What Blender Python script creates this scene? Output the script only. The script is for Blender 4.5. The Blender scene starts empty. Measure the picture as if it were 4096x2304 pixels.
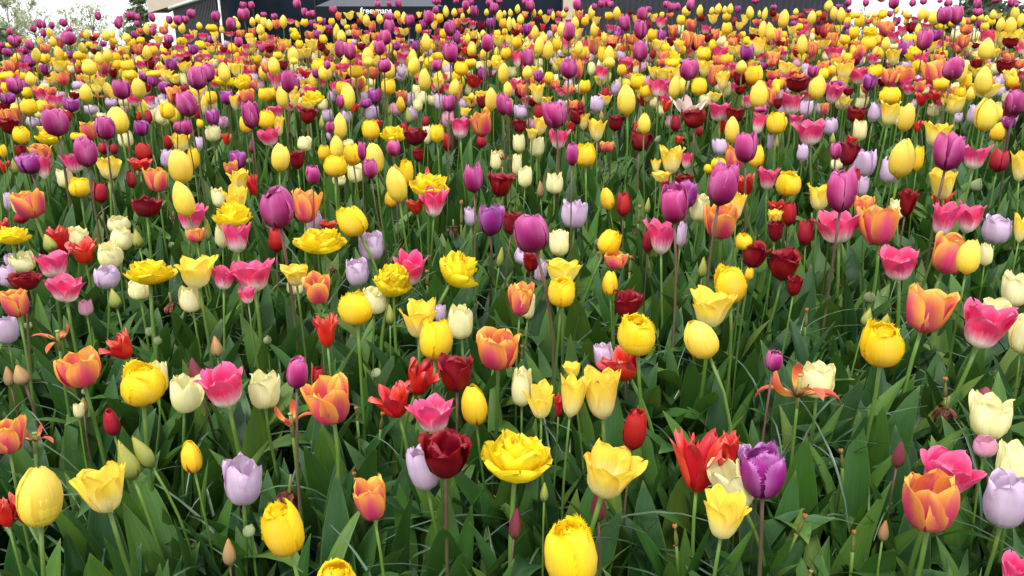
import bpy, math, random
import numpy as np
from mathutils import Vector, Matrix

random.seed(11)
rng = np.random.default_rng(11)
SC = bpy.context.scene
COL = SC.collection

# ------------------------------------------------------------------ camera, sky, sun, exposure
CAM_H = 1.22
PITCH = math.radians(16.9)
FPX = 3215.0                      # focal length in photo pixels (4096 wide)
cam_d = bpy.data.cameras.new('camera')
cam = bpy.data.objects.new('camera', cam_d)
COL.objects.link(cam)
cam_d.sensor_width = 36.0
cam_d.lens = FPX / 4096 * 36
cam_d.clip_start = 0.02
cam_d.clip_end = 600
cam.location = (0, 0, CAM_H)
cam.rotation_euler = (math.pi / 2 - PITCH, 0, 0)
SC.camera = cam

SUN_EL, SUN_AZ = math.radians(58), math.radians(200)
world = bpy.data.worlds.new('World')
SC.world = world
world.use_nodes = True
wn, wl = world.node_tree.nodes, world.node_tree.links
wn.clear()
sky = wn.new('ShaderNodeTexSky')
sky.sky_type = 'NISHITA'
sky.sun_disc = False
sky.sun_elevation = SUN_EL
sky.sun_rotation = SUN_AZ
sky.air_density = 1.2
sky.dust_density = 3.0
hs = wn.new('ShaderNodeHueSaturation')
hs.inputs['Saturation'].default_value = 0.3
# a closed white cloud deck over that sky, brighter overhead than at the horizon
wtc = wn.new('ShaderNodeTexCoord')
wsp = wn.new('ShaderNodeSeparateXYZ')
wl.new(wtc.outputs['Generated'], wsp.inputs[0])
wr = wn.new('ShaderNodeMapRange')
wr.inputs['From Min'].default_value = 0.0
wr.inputs['From Max'].default_value = 1.0
wr.inputs['To Min'].default_value = 6.6
wr.inputs['To Max'].default_value = 9.0
wl.new(wsp.outputs[2], wr.inputs['Value'])
wnz = wn.new('ShaderNodeTexNoise')
wnz.inputs['Scale'].default_value = 3.0
wnz.inputs['Detail'].default_value = 4.0
wl.new(wtc.outputs['Generated'], wnz.inputs['Vector'])
wmu = wn.new('ShaderNodeMath')
wmu.operation = 'MULTIPLY_ADD'
wl.new(wnz.outputs[0], wmu.inputs[0])
wmu.inputs[1].default_value = 1.4
wl.new(wr.outputs[0], wmu.inputs[2])
wcl = wn.new('ShaderNodeCombineColor')
for i_, k_ in enumerate((1.0, 1.0, 1.02)):
    m_ = wn.new('ShaderNodeMath')
    m_.operation = 'MULTIPLY'
    wl.new(wmu.outputs[0], m_.inputs[0])
    m_.inputs[1].default_value = k_
    wl.new(m_.outputs[0], wcl.inputs[i_])
wmx = wn.new('ShaderNodeMix')
wmx.data_type = 'RGBA'
wmx.inputs[0].default_value = 0.8
bg = wn.new('ShaderNodeBackground')
bg.inputs['Strength'].default_value = 0.15
wo = wn.new('ShaderNodeOutputWorld')
wl.new(sky.outputs[0], hs.inputs['Color'])
wl.new(hs.outputs[0], wmx.inputs[6])
wl.new(wcl.outputs[0], wmx.inputs[7])
wl.new(wmx.outputs[2], bg.inputs['Color'])
wl.new(bg.outputs[0], wo.inputs['Surface'])

sun_d = bpy.data.lights.new('sun', 'SUN')
sun_d.energy = 1.5
sun_d.angle = math.radians(11)
sun_d.color = (1.0, 0.96, 0.9)
sun = bpy.data.objects.new('sun', sun_d)
COL.objects.link(sun)
# the sky's sun_rotation turns clockwise from +Y seen from above
sd = Vector((math.sin(SUN_AZ) * math.cos(SUN_EL), math.cos(SUN_AZ) * math.cos(SUN_EL), math.sin(SUN_EL)))
sun.rotation_euler = sd.to_track_quat('Z', 'Y').to_euler()

SC.view_settings.view_transform = 'Standard'
SC.view_settings.look = 'None'
SC.view_settings.exposure = 0.72
SC.view_settings.gamma = 1.0

# ------------------------------------------------------------------ small tools
CT, ST = math.cos(PITCH), math.sin(PITCH)


def ray(px, py):
    dx, dy = (px - 2048) / FPX, -(py - 1152) / FPX
    return np.array([dx, CT + dy * ST, -ST + dy * CT])


S0 = 0.167                        # slope of the flower mound


def ground(x, y):
    y = np.asarray(y, float)
    x = np.asarray(x, float)
    yy = np.maximum(y, 0.0)
    a = S0 * yy
    m = np.clip(yy - 5.2, 0, None)
    a = a - S0 * np.minimum(m, 3.8) ** 2 / 2.6 - S0 * 2.9 * np.clip(m - 3.8, 0, None)
    lat = 0.038 * np.clip(-x - 0.6, 0, 8) ** 1.5 + 0.010 * np.clip(x - 1.2, 0, 8) ** 1.5
    a = a - lat * np.clip(yy / 4.0, 0, 1)
    return np.maximum(a, -0.8)


def solve(px, py, h):
    """The point where the sight line of a photo pixel comes down to h above the soil: (point, h)."""
    d = ray(px, py)
    best, bt = 1e9, None
    for t in np.arange(0.5, 6.7, 0.02):
        p = d * t
        dz = CAM_H + p[2] - (float(ground(p[0], p[1])) + h)
        if dz <= 0:
            return np.array([p[0], p[1], CAM_H + p[2]]), h
        if p[1] < 6.3 and dz < best:
            best, bt = dz, t
    p = d * bt
    return np.array([p[0], p[1], CAM_H + p[2]]), h + best


def on_height(px, py, z):
    d = ray(px, py)
    return d * ((z - CAM_H) / d[2]) + np.array([0, 0, CAM_H])


def link(o, parent=None):
    COL.objects.link(o)
    if parent:
        o.parent = parent
    return o


def tag(o, label=None, cat=None, group=None, kind=None):
    if label:
        o['label'] = label
    if cat:
        o['category'] = cat
    if group:
        o['group'] = group
    if kind:
        o['kind'] = kind
    return o


def empty(name, loc):
    o = bpy.data.objects.new(name, None)
    o.empty_display_size = 0.05
    o.location = loc
    return link(o)


class MB:
    """A bag of vertices, faces, uv per vertex and material index per face."""

    def __init__(self):
        self.v, self.f, self.uv, self.m = [], [], [], []
        self.n = 0

    def add(self, v, f, uv=None, m=0):
        v = np.asarray(v, float)
        self.v.append(v)
        self.uv.append(np.zeros((len(v), 2)) if uv is None else np.asarray(uv, float))
        n = self.n
        self.f.extend([tuple(i + n for i in q) for q in f])
        self.m.extend([m] * len(f) if isinstance(m, int) else m)
        self.n += len(v)
        return self

    def arrays(self):
        return np.concatenate(self.v), self.f, np.concatenate(self.uv), self.m

    def mesh(self, name, mats, smooth=True):
        me = bpy.data.meshes.new(name)
        v, f, uv, m = self.arrays()
        me.from_pydata(v.tolist(), [], f)
        for x in (mats if isinstance(mats, (list, tuple)) else [mats]):
            me.materials.append(x)
        lay = me.uv_layers.new(name='uv')
        li = np.empty(len(me.loops), np.int32)
        me.loops.foreach_get('vertex_index', li)
        lay.data.foreach_set('uv', uv[li].astype(np.float32).ravel())
        me.polygons.foreach_set('material_index', np.asarray(m, np.int32))
        me.polygons.foreach_set('use_smooth', np.full(len(f), smooth, bool))
        me.update()
        return me

    def obj(self, name, mats, parent=None, smooth=True):
        return link(bpy.data.objects.new(name, self.mesh(name, mats, smooth)), parent)


def box(mb, lo, hi, m=0):
    x0, y0, z0 = lo
    x1, y1, z1 = hi
    v = [(x0, y0, z0), (x1, y0, z0), (x1, y1, z0), (x0, y1, z0), (x0, y0, z1), (x1, y0, z1), (x1, y1, z1), (x0, y1, z1)]
    mb.add(v, [(0, 3, 2, 1), (4, 5, 6, 7), (0, 1, 5, 4), (1, 2, 6, 5), (2, 3, 7, 6), (3, 0, 4, 7)], None, m)


def tube(mb, pts, rad, sides=6, m=0, cap=True):
    pts = np.asarray(pts, float)
    n = len(pts)
    rad = np.broadcast_to(np.asarray(rad, float), (n,))
    tan = np.gradient(pts, axis=0)
    tan /= np.linalg.norm(tan, axis=1)[:, None] + 1e-12
    ref = np.array([0.31, 0.95, 0.0]) if abs(tan[0][1]) < 0.9 else np.array([1.0, 0, 0])
    V, UV = [], []
    for i in range(n):
        a = np.cross(tan[i], ref)
        a /= np.linalg.norm(a) + 1e-12
        b = np.cross(tan[i], a)
        for k in range(sides):
            t = 2 * math.pi * k / sides
            V.append(pts[i] + rad[i] * (a * math.cos(t) + b * math.sin(t)))
            UV.append((k / sides, i / (n - 1)))
    F = []
    for i in range(n - 1):
        for k in range(sides):
            k2 = (k + 1) % sides
            F.append((i * sides + k, i * sides + k2, (i + 1) * sides + k2, (i + 1) * sides + k))
    if cap:
        F.append(tuple(range(sides))[::-1])
        F.append(tuple((n - 1) * sides + k for k in range(sides)))
    mb.add(V, F, UV, m)


def blob(mb, c, r, seg=8, rings=6, m=0):
    V, F, UV = [], [], []
    for i in range(rings + 1):
        a = math.pi * i / rings
        for k in range(seg):
            t = 2 * math.pi * k / seg
            V.append((c[0] + r[0] * math.sin(a) * math.cos(t), c[1] + r[1] * math.sin(a) * math.sin(t), c[2] - r[2] * math.cos(a)))
            UV.append((k / seg, i / rings))
    for i in range(rings):
        for k in range(seg):
            k2 = (k + 1) % seg
            F.append((i * seg + k, i * seg + k2, (i + 1) * seg + k2, (i + 1) * seg + k))
    mb.add(V, F, UV, m)


# ------------------------------------------------------------------ materials
class NT:
    def __init__(self, name):
        self.mat = bpy.data.materials.new(name)
        self.mat.use_nodes = True
        self.n, self.l = self.mat.node_tree.nodes, self.mat.node_tree.links
        self.n.clear()
        self.out = self.n.new('ShaderNodeOutputMaterial')

    def node(self, t, **kw):
        x = self.n.new(t)
        for k, v in kw.items():
            setattr(x, k, v)
        return x

    def put(self, sock, val):
        if hasattr(val, 'is_output') or isinstance(val, bpy.types.NodeSocket):
            self.l.new(val, sock)
        else:
            sock.default_value = val

    def math(self, op, a, b=0.0, c=None, clamp=False):
        x = self.node('ShaderNodeMath', operation=op, use_clamp=clamp)
        self.put(x.inputs[0], a)
        self.put(x.inputs[1], b)
        if c is not None:
            self.put(x.inputs[2], c)
        return x.outputs[0]

    def ramp(self, fac, stops, interp='LINEAR'):
        x = self.node('ShaderNodeValToRGB')
        x.color_ramp.interpolation = interp
        e = x.color_ramp.elements
        while len(e) < len(stops):
            e.new(0.5)
        for i, (p, c) in enumerate(stops):
            e[i].position = p
            e[i].color = (*c, 1) if len(c) == 3 else c
        self.put(x.inputs[0], fac)
        return x.outputs[0]

    def mix(self, fac, a, b, mode='MIX'):
        x = self.node('ShaderNodeMix', data_type='RGBA', blend_type=mode)
        self.put(x.inputs[0], fac)
        self.put(x.inputs[6], a if not isinstance(a, tuple) else (*a, 1))
        self.put(x.inputs[7], b if not isinstance(b, tuple) else (*b, 1))
        return x.outputs[2]

    def noise(self, vec, scale, detail=2.0, rough=0.5):
        x = self.node('ShaderNodeTexNoise')
        x.inputs['Scale'].default_value = scale
        x.inputs['Detail'].default_value = detail
        x.inputs['Roughness'].default_value = rough
        if vec is not None:
            self.l.new(vec, x.inputs['Vector'])
        return x.outputs[0]

    def bsdf(self, color, rough=0.5, spec=0.5, trans=0.0, tcol=None, bump=None, bdist=0.001, metal=0.0, sheen=0.0):
        p = self.node('ShaderNodeBsdfPrincipled')
        self.put(p.inputs['Base Color'], color if not isinstance(color, tuple) else (*color, 1))
        self.put(p.inputs['Roughness'], rough)
        p.inputs['Specular IOR Level'].default_value = spec
        p.inputs['Metallic'].default_value = metal
        if sheen:
            p.inputs['Sheen Weight'].default_value = sheen
        if bump is not None:
            b = self.node('ShaderNodeBump')
            b.inputs['Distance'].default_value = bdist
            b.inputs['Strength'].default_value = 0.6
            self.l.new(bump, b.inputs['Height'])
            self.l.new(b.outputs[0], p.inputs['Normal'])
        sh = p.outputs[0]
        if trans:
            t = self.node('ShaderNodeBsdfTranslucent')
            tc = tcol if tcol is not None else color
            self.put(t.inputs['Color'], tc if not isinstance(tc, tuple) else (*tc, 1))
            m = self.node('ShaderNodeMixShader')
            m.inputs[0].default_value = trans
            self.l.new(sh, m.inputs[1])
            self.l.new(t.outputs[0], m.inputs[2])
            sh = m.outputs[0]
        self.l.new(sh, self.out.inputs['Surface'])
        return self.mat


def uvs(nt):
    u = nt.node('ShaderNodeUVMap', uv_map='uv')
    s = nt.node('ShaderNodeSeparateXYZ')
    nt.l.new(u.outputs[0], s.inputs[0])
    return u.outputs[0], s.outputs[0], s.outputs[1]


def streaks(nt, uv, su=9.0, sv=1.2, rnd=None):
    mp = nt.node('ShaderNodeMapping')
    mp.inputs['Scale'].default_value = (su, sv, 1)
    nt.l.new(uv, mp.inputs['Vector'])
    if rnd is not None:
        c = nt.node('ShaderNodeCombineXYZ')
        nt.put(c.inputs[0], nt.math('MULTIPLY', rnd, 37.0))
        nt.put(c.inputs[1], nt.math('MULTIPLY', rnd, 91.0))
        nt.l.new(c.outputs[0], mp.inputs['Location'])
    return mp.outputs[0]


def petal_mat(name, stops, edge=None, edge_amt=0.0, mid=None, mid_amt=0.0, var=0.25, trans=0.3, rough=0.45, flame=None, streak=0.25):
    """stops: colour from the base (0) to the tip (1) of a petal; edge: pigment of the margin; mid: pigment of the midrib."""
    nt = NT(name)
    uv, u, v = uvs(nt)
    g = nt.node('ShaderNodeNewGeometry')
    oi = nt.node('ShaderNodeObjectInfo')
    r1 = g.outputs['Random Per Island']
    r2 = oi.outputs['Random']
    rnd = nt.math('FRACT', nt.math('ADD', r1, r2))
    st = nt.noise(streaks(nt, uv, 10, 1.0, rnd), 1.0, 3.0, 0.6)
    vv = nt.math('ADD', v, nt.math('MULTIPLY', nt.math('SUBTRACT', st, 0.5), streak), clamp=True)
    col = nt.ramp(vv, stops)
    au = nt.math('ABSOLUTE', nt.math('SUBTRACT', nt.math('MULTIPLY', u, 2.0), 1.0))
    if edge is not None:
        e = nt.math('POWER', au, 2.2)
        tip = nt.math('POWER', v, 7.0)
        e = nt.math('MULTIPLY', nt.math('MAXIMUM', e, tip), edge_amt)
        e = nt.math('MULTIPLY', e, nt.math('ADD', 0.6, nt.math('MULTIPLY', st, 0.8)), clamp=True)
        e = nt.math('MULTIPLY', e, nt.math('SMOOTH_MIN', nt.math('MULTIPLY', v, 2.2), 1.0, 0.1))
        col = nt.mix(e, col, edge)
    if mid is not None:
        q = nt.math('POWER', nt.math('SUBTRACT', 1.0, au), 2.5)
        q = nt.math('MULTIPLY', q, mid_amt)
        q = nt.math('MULTIPLY', q, nt.math('ADD', 0.5, st), clamp=True)
        q = nt.math('MULTIPLY', q, nt.math('SUBTRACT', 1.0, nt.math('POWER', v, 3.0)))
        col = nt.mix(q, col, mid)
    if flame is not None:
        fl = nt.noise(streaks(nt, uv, 6.5, 0.6, rnd), 1.0, 1.0, 0.4)
        k = nt.math('SUBTRACT', nt.math('SUBTRACT', 1.08, v), nt.math('MULTIPLY', au, 0.55))
        f = nt.math('MULTIPLY', nt.math('SUBTRACT', nt.math('MULTIPLY', k, fl), 0.40), 16.0, clamp=True)
        f = nt.math('MULTIPLY', f, 0.95)
        col = nt.mix(f, col, flame)
    # each bloom a touch lighter or darker than the next
    val = nt.math('ADD', 1.0 - var / 2, nt.math('MULTIPLY', rnd, var))
    fine = nt.noise(streaks(nt, uv, 24, 1.4, rnd), 1.0, 2.0, 0.6)
    val = nt.math('MULTIPLY', val, nt.math('ADD', .84, nt.math('MULTIPLY', fine, .32)))
    h = nt.node('ShaderNodeHueSaturation')
    nt.put(h.inputs['Hue'], nt.math('ADD', 0.492, nt.math('MULTIPLY', rnd, 0.016)))
    nt.put(h.inputs['Value'], val)
    nt.put(h.inputs['Color'], col)
    col = h.outputs[0]
    return nt.bsdf(col, rough, 0.35, trans, col, bump=fine, bdist=0.0012)


PM = {
    'Y': petal_mat('pale_yellow_petal', [(0, (.78, .58, .04)), (.3, (.87, .68, .08)), (1, (.89, .72, .13))], edge=(.88, .62, .03), edge_amt=.4, trans=.28, var=.12, streak=.15),
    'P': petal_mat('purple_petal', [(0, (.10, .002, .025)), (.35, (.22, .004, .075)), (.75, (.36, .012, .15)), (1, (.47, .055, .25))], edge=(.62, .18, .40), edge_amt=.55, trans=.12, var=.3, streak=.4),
    'F': petal_mat('golden_yellow_petal', [(0, (.80, .46, .02)), (.3, (.88, .60, .015)), (1, (.90, .66, .008))], edge=(.93, .66, .01), edge_amt=.5, mid=(.88, .66, .10), mid_amt=.7, trans=.32, var=.16),
    'D': petal_mat('bright_yellow_petal', [(0, (.80, .58, .02)), (.4, (.92, .73, .01)), (1, (.93, .76, .03))], trans=.3, var=.14),
    'G': petal_mat('cream_gold_petal', [(0, (.84, .80, .40)), (.40, (.88, .80, .32)), (.62, (.90, .73, .10)), (1, (.90, .68, .05))], edge=(.88, .48, .06), edge_amt=.42, trans=.32, var=.14, streak=.5),
    'K': petal_mat('pink_petal', [(0, (.84, .80, .60)), (.22, (.88, .82, .72)), (.42, (.80, .24, .36)), (.60, (.70, .022, .13)), (1, (.72, .040, .17))], edge=(.84, .24, .40), edge_amt=.42, trans=.2, var=.26, streak=.5),
    'O': petal_mat('orange_petal', [(0, (.64, .20, .08)), (.3, (.62, .085, .11)), (.65, (.80, .22, .07)), (1, (.92, .44, .10))], edge=(.93, .46, .07), edge_amt=.85, mid=(.60, .045, .16), mid_amt=1.5, trans=.25, var=.26, streak=.6),
    'L': petal_mat('lilac_petal', [(0, (.60, .56, .46)), (.2, (.58, .46, .58)), (.7, (.64, .50, .66)), (1, (.72, .58, .74))], edge=(.56, .30, .56), edge_amt=.35, trans=.25, var=.16),
    'E': petal_mat('lilac_pink_petal', [(0, (.80, .72, .60)), (.3, (.78, .44, .56)), (1, (.70, .28, .46))], trans=.25, var=.16),
    'C': petal_mat('cream_petal', [(0, (.74, .68, .24)), (.25, (.86, .82, .44)), (.8, (.88, .84, .52)), (1, (.88, .82, .42))], edge=(.86, .78, .26), edge_amt=.35, trans=.25, var=.12),
    'R': petal_mat('scarlet_petal', [(0, (.55, .10, .01)), (.2, (.58, .012, .006)), (.8, (.66, .018, .014)), (1, (.70, .10, .09))], edge=(.72, .16, .12), edge_amt=.3, trans=.22, var=.3, rough=.35),
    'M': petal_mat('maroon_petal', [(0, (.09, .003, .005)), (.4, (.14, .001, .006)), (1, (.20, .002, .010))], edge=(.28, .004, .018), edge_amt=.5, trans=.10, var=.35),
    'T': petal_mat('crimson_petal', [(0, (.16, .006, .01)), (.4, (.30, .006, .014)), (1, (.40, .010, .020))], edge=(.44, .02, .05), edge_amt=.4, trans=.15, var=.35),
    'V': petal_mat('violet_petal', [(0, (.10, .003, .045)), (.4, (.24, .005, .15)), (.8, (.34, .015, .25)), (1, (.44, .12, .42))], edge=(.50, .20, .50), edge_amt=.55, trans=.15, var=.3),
    'S': petal_mat('flamed_yellow_petal', [(0, (.86, .52, .03)), (1, (.92, .66, .03))], flame=(.50, .01, .01), trans=.25, var=.1),
    'A': petal_mat('shell_pink_petal', [(0, (.84, .70, .56)), (1, (.86, .62, .60))], trans=.3, var=.1),
    'b': petal_mat('green_bud_petal', [(0, (.14, .19, .04)), (.5, (.28, .32, .07)), (.9, (.38, .38, .08)), (1, (.62, .46, .05))], edge=(.46, .44, .08), edge_amt=.5, trans=.15, var=.25),
    'n': petal_mat('maroon_bud_petal', [(0, (.14, .06, .05)), (.4, (.17, .03, .04)), (1, (.20, .02, .05))], edge=(.26, .06, .06), edge_amt=.4, trans=.1, var=.3),
    't': petal_mat('tan_bud_petal', [(0, (.20, .18, .08)), (.5, (.34, .22, .10)), (1, (.52, .26, .08))], edge=(.5, .28, .1), edge_amt=.4, trans=.12, var=.25),
    'w': petal_mat('withered_petal', [(0, (.04, .02, .01)), (.2, (.10, .04, .012)), (.34, (.74, .36, .05)), (.6, (.62, .08, .03)), (1, (.54, .10, .08))], edge=(.74, .22, .12), edge_amt=.6, trans=.25, var=.3, streak=.4),
    'd': petal_mat('dried_petal', [(0, (.14, .06, .02)), (.4, (.10, .008, .010)), (1, (.08, .012, .012))], edge=(.30, .10, .06), edge_amt=.5, trans=.12, var=.5, streak=.6),
}


def plain(name, c, rough=.5, spec=.4, var=.2, trans=0.0, scale=60.0, c2=None):
    nt = NT(name)
    oi = nt.node('ShaderNodeObjectInfo')
    tc = nt.node('ShaderNodeTexCoord')
    n = nt.noise(tc.outputs['Object'], scale, 3, .6)
    k = nt.math('ADD', 1 - var, nt.math('MULTIPLY', nt.math('ADD', n, oi.outputs['Random']), var))
    base = nt.mix(nt.math('MULTIPLY', nt.math('SUBTRACT', n, .3), 2.0, clamp=True), c, c2) if c2 else (*c, 1)
    h = nt.node('ShaderNodeHueSaturation')
    nt.put(h.inputs['Value'], k)
    nt.put(h.inputs['Color'], base)
    return nt.bsdf(h.outputs[0], rough, spec, trans)


def stem_mat(name, lo, hi):
    nt = NT(name)
    uv, u, v = uvs(nt)
    oi = nt.node('ShaderNodeObjectInfo')
    n = nt.noise(streaks(nt, uv, 6, 3, oi.outputs['Random']), 1.5, 2)
    c = nt.ramp(nt.math('ADD', v, nt.math('MULTIPLY', nt.math('SUBTRACT', n, .5), .5), clamp=True), [(0, lo), (1, hi)])
    h = nt.node('ShaderNodeHueSaturation')
    nt.put(h.inputs['Value'], nt.math('ADD', .8, nt.math('MULTIPLY', oi.outputs['Random'], .4)))
    nt.put(h.inputs['Color'], c)
    return nt.bsdf(h.outputs[0], .45, .4)


STEM_G = stem_mat('green_stem', (.04, .11, .018), (.105, .19, .03))
STEM_P = stem_mat('purple_brown_stem', (.05, .11, .025), (.11, .05, .042))


def leaf_mat(name, hue_shift=0.0):
    nt = NT(name)
    uv, u, v = uvs(nt)
    g = nt.node('ShaderNodeNewGeometry')
    oi = nt.node('ShaderNodeObjectInfo')
    rnd = nt.math('FRACT', nt.math('ADD', g.outputs['Random Per Island'], oi.outputs['Random']))
    st = nt.noise(streaks(nt, uv, 22, .7, rnd), 1.0, 3, .55)
    blot = nt.noise(streaks(nt, uv, 2.5, 3, rnd), 1.0, 3, .6)
    col = nt.ramp(rnd, [(0, (.008, .042, .009)), (.3, (.018, .078, .010)), (.65, (.038, .118, .010)), (.9, (.080, .175, .018)), (1, (.14, .20, .03))])
    col = nt.mix(nt.math('MULTIPLY', nt.math('SUBTRACT', blot, .35), 1.6, clamp=True), col, (.040, .098, .038))
    sv = nt.node('ShaderNodeHueSaturation')
    nt.put(sv.inputs['Value'], nt.math('ADD', .60, nt.math('MULTIPLY', st, 1.0)))
    nt.put(sv.inputs['Color'], col)
    au = nt.math('ABSOLUTE', nt.math('SUBTRACT', nt.math('MULTIPLY', u, 2.0), 1.0))
    rim = nt.math('MULTIPLY', nt.math('SUBTRACT', au, .90), 8.0, clamp=True)
    col = nt.mix(nt.math('MULTIPLY', rim, .6), sv.outputs[0], (.13, .20, .06))
    tip = nt.math('MULTIPLY', nt.math('SUBTRACT', v, .95), 16.0, clamp=True)
    col = nt.mix(nt.math('MULTIPLY', tip, .5), col, (.30, .28, .08))
    tc = nt.mix(.5, col, (.10, .20, .015))
    return nt.bsdf(col, nt.math('ADD', .32, nt.math('MULTIPLY', blot, .25)), .40, .20, tc, bump=st, bdist=.0016)


LEAF = leaf_mat('tulip_leaf')


def blade_mat():
    nt = NT('wiry_blade')
    uv, u, v = uvs(nt)
    g = nt.node('ShaderNodeNewGeometry')
    au = nt.math('ABSOLUTE', nt.math('SUBTRACT', nt.math('MULTIPLY', u, 2.0), 1.0))
    c = nt.ramp(g.outputs['Random Per Island'], [(0, (.018, .055, .022)), (1, (.04, .10, .035))])
    c = nt.mix(nt.math('MULTIPLY', nt.math('SUBTRACT', .28, au), 5.0, clamp=True), c, (.12, .18, .13))  # highlight along the middle of each blade, put into the colour
    return nt.bsdf(c, .28, .6)


BLADE = blade_mat()
PISTIL = plain('pistil_green', (.20, .24, .07), .5, .3, .2, 0, 90, (.32, .30, .10))
STIGMA = plain('stigma_tan', (.36, .18, .05), .7, .2, .3, 0, 200, (.22, .08, .02))
STAMEN = plain('stamen', (.05, .03, .02), .6, .2)
POD = plain('seed_pod', (.10, .12, .03), .45, .4, .3, 0, 120, (.20, .17, .05))
BUDSKIN = plain('bud_skin', (.20, .27, .12), .45, .4, .3, 0, 70, (.32, .34, .20))


# ------------------------------------------------------------------ setting
def build_ground():
    mb = MB()
    ys = np.concatenate([np.array([-60, -20, -6, -2, -.5]), np.arange(0, 12.1, .2), np.array([14, 18, 25, 40, 80, 160, 300])])
    xs = np.concatenate([np.array([-300, -120, -60, -30, -18, -12]), np.arange(-9, 9.1, .3), np.array([12, 18, 30, 60, 120, 300])])
    X, Y = np.meshgrid(xs, ys)
    Z = ground(X, Y)
    fine = (np.abs(X) < 9) & (Y > 0) & (Y < 12)
    Z = Z + np.where(fine, rng.normal(0, .008, X.shape), 0)
    V = np.stack([X, Y, Z], -1).reshape(-1, 3)
    w = len(xs)
    F = [(j * w + i, j * w + i + 1, (j + 1) * w + i + 1, (j + 1) * w + i) for j in range(len(ys) - 1) for i in range(w - 1)]
    mb.add(V, F, V[:, :2])
    nt = NT('bed_soil_and_lawn')
    tc = nt.node('ShaderNodeTexCoord')
    p = tc.outputs['Object']
    sp = nt.node('ShaderNodeSeparateXYZ')
    nt.l.new(p, sp.inputs[0])
    n1, n2 = nt.noise(p, 28, 6, .65), nt.noise(p, 160, 3, .6)
    soil = nt.ramp(n1, [(.3, (.012, .008, .006)), (.55, (.032, .022, .015)), (.75, (.06, .042, .028))])
    soil = nt.mix(nt.math('MULTIPLY', nt.math('SUBTRACT', n2, .62), 6.0, clamp=True), soil, (.10, .08, .055))
    lawn = nt.ramp(nt.noise(p, 3, 6, .7), [(.3, (.03, .075, .018)), (.7, (.06, .12, .03))])
    far = nt.math('MULTIPLY', nt.math('SUBTRACT', sp.outputs[1], 10.4), 3.0, clamp=True)
    far = nt.math('MAXIMUM', far, nt.math('MULTIPLY', nt.math('SUBTRACT', nt.math('ABSOLUTE', sp.outputs[0]), 7.5), 3.0, clamp=True))
    col = nt.mix(far, soil, lawn)
    m = nt.bsdf(col, .9, .2, bump=n1, bdist=.02)
    o = mb.obj('ground', m)
    tag(o, kind='structure')


build_ground()


# ------------------------------------------------------------------ background: building, parasol, trees
def corrugated(name, c1, c2, pitch):
    nt = NT(name)
    tc = nt.node('ShaderNodeTexCoord')
    sp = nt.node('ShaderNodeSeparateXYZ')
    nt.l.new(tc.outputs['Object'], sp.inputs[0])
    s = nt.math('SINE', nt.math('MULTIPLY', sp.outputs[0], 2 * math.pi / pitch))
    n = nt.noise(tc.outputs['Object'], 2.5, 4, .6)
    c = nt.mix(nt.math('ADD', nt.math('MULTIPLY', s, .25), nt.math('MULTIPLY', n, .7), clamp=True), c1, c2)
    return nt.bsdf(c, .5, .4, bump=s, bdist=.03)


CLAD = corrugated('dark_corrugated_cladding', (.012, .014, .022), (.030, .033, .046), .16)
SLAT = plain('dark_slat', (.005, .005, .007), .5, .4, .2, 0, 3)
GLASS = None


def glass_mat():
    nt = NT('dark_window_glass')
    tc = nt.node('ShaderNodeTexCoord')
    n = nt.noise(tc.outputs['Object'], .8, 3, .6)
    c = nt.ramp(n, [(.35, (.002, .004, .009)), (.65, (.008, .014, .026))])
    return nt.bsdf(c, .3, .12)


GLASS = glass_mat()
FASCIA = plain('beige_fascia', (.52, .43, .34), .7, .2, .1, 0, 1.5, (.46, .38, .30))
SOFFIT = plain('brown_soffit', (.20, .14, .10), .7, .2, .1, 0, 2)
WHITEM = plain('white_metal', (.62, .64, .66), .4, .4, .1, 0, 3)


def at_depth(px, py, Y):
    d = ray(px, py)
    t = Y / d[1]
    return np.array([d[0] * t, Y, CAM_H + d[2] * t])


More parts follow.
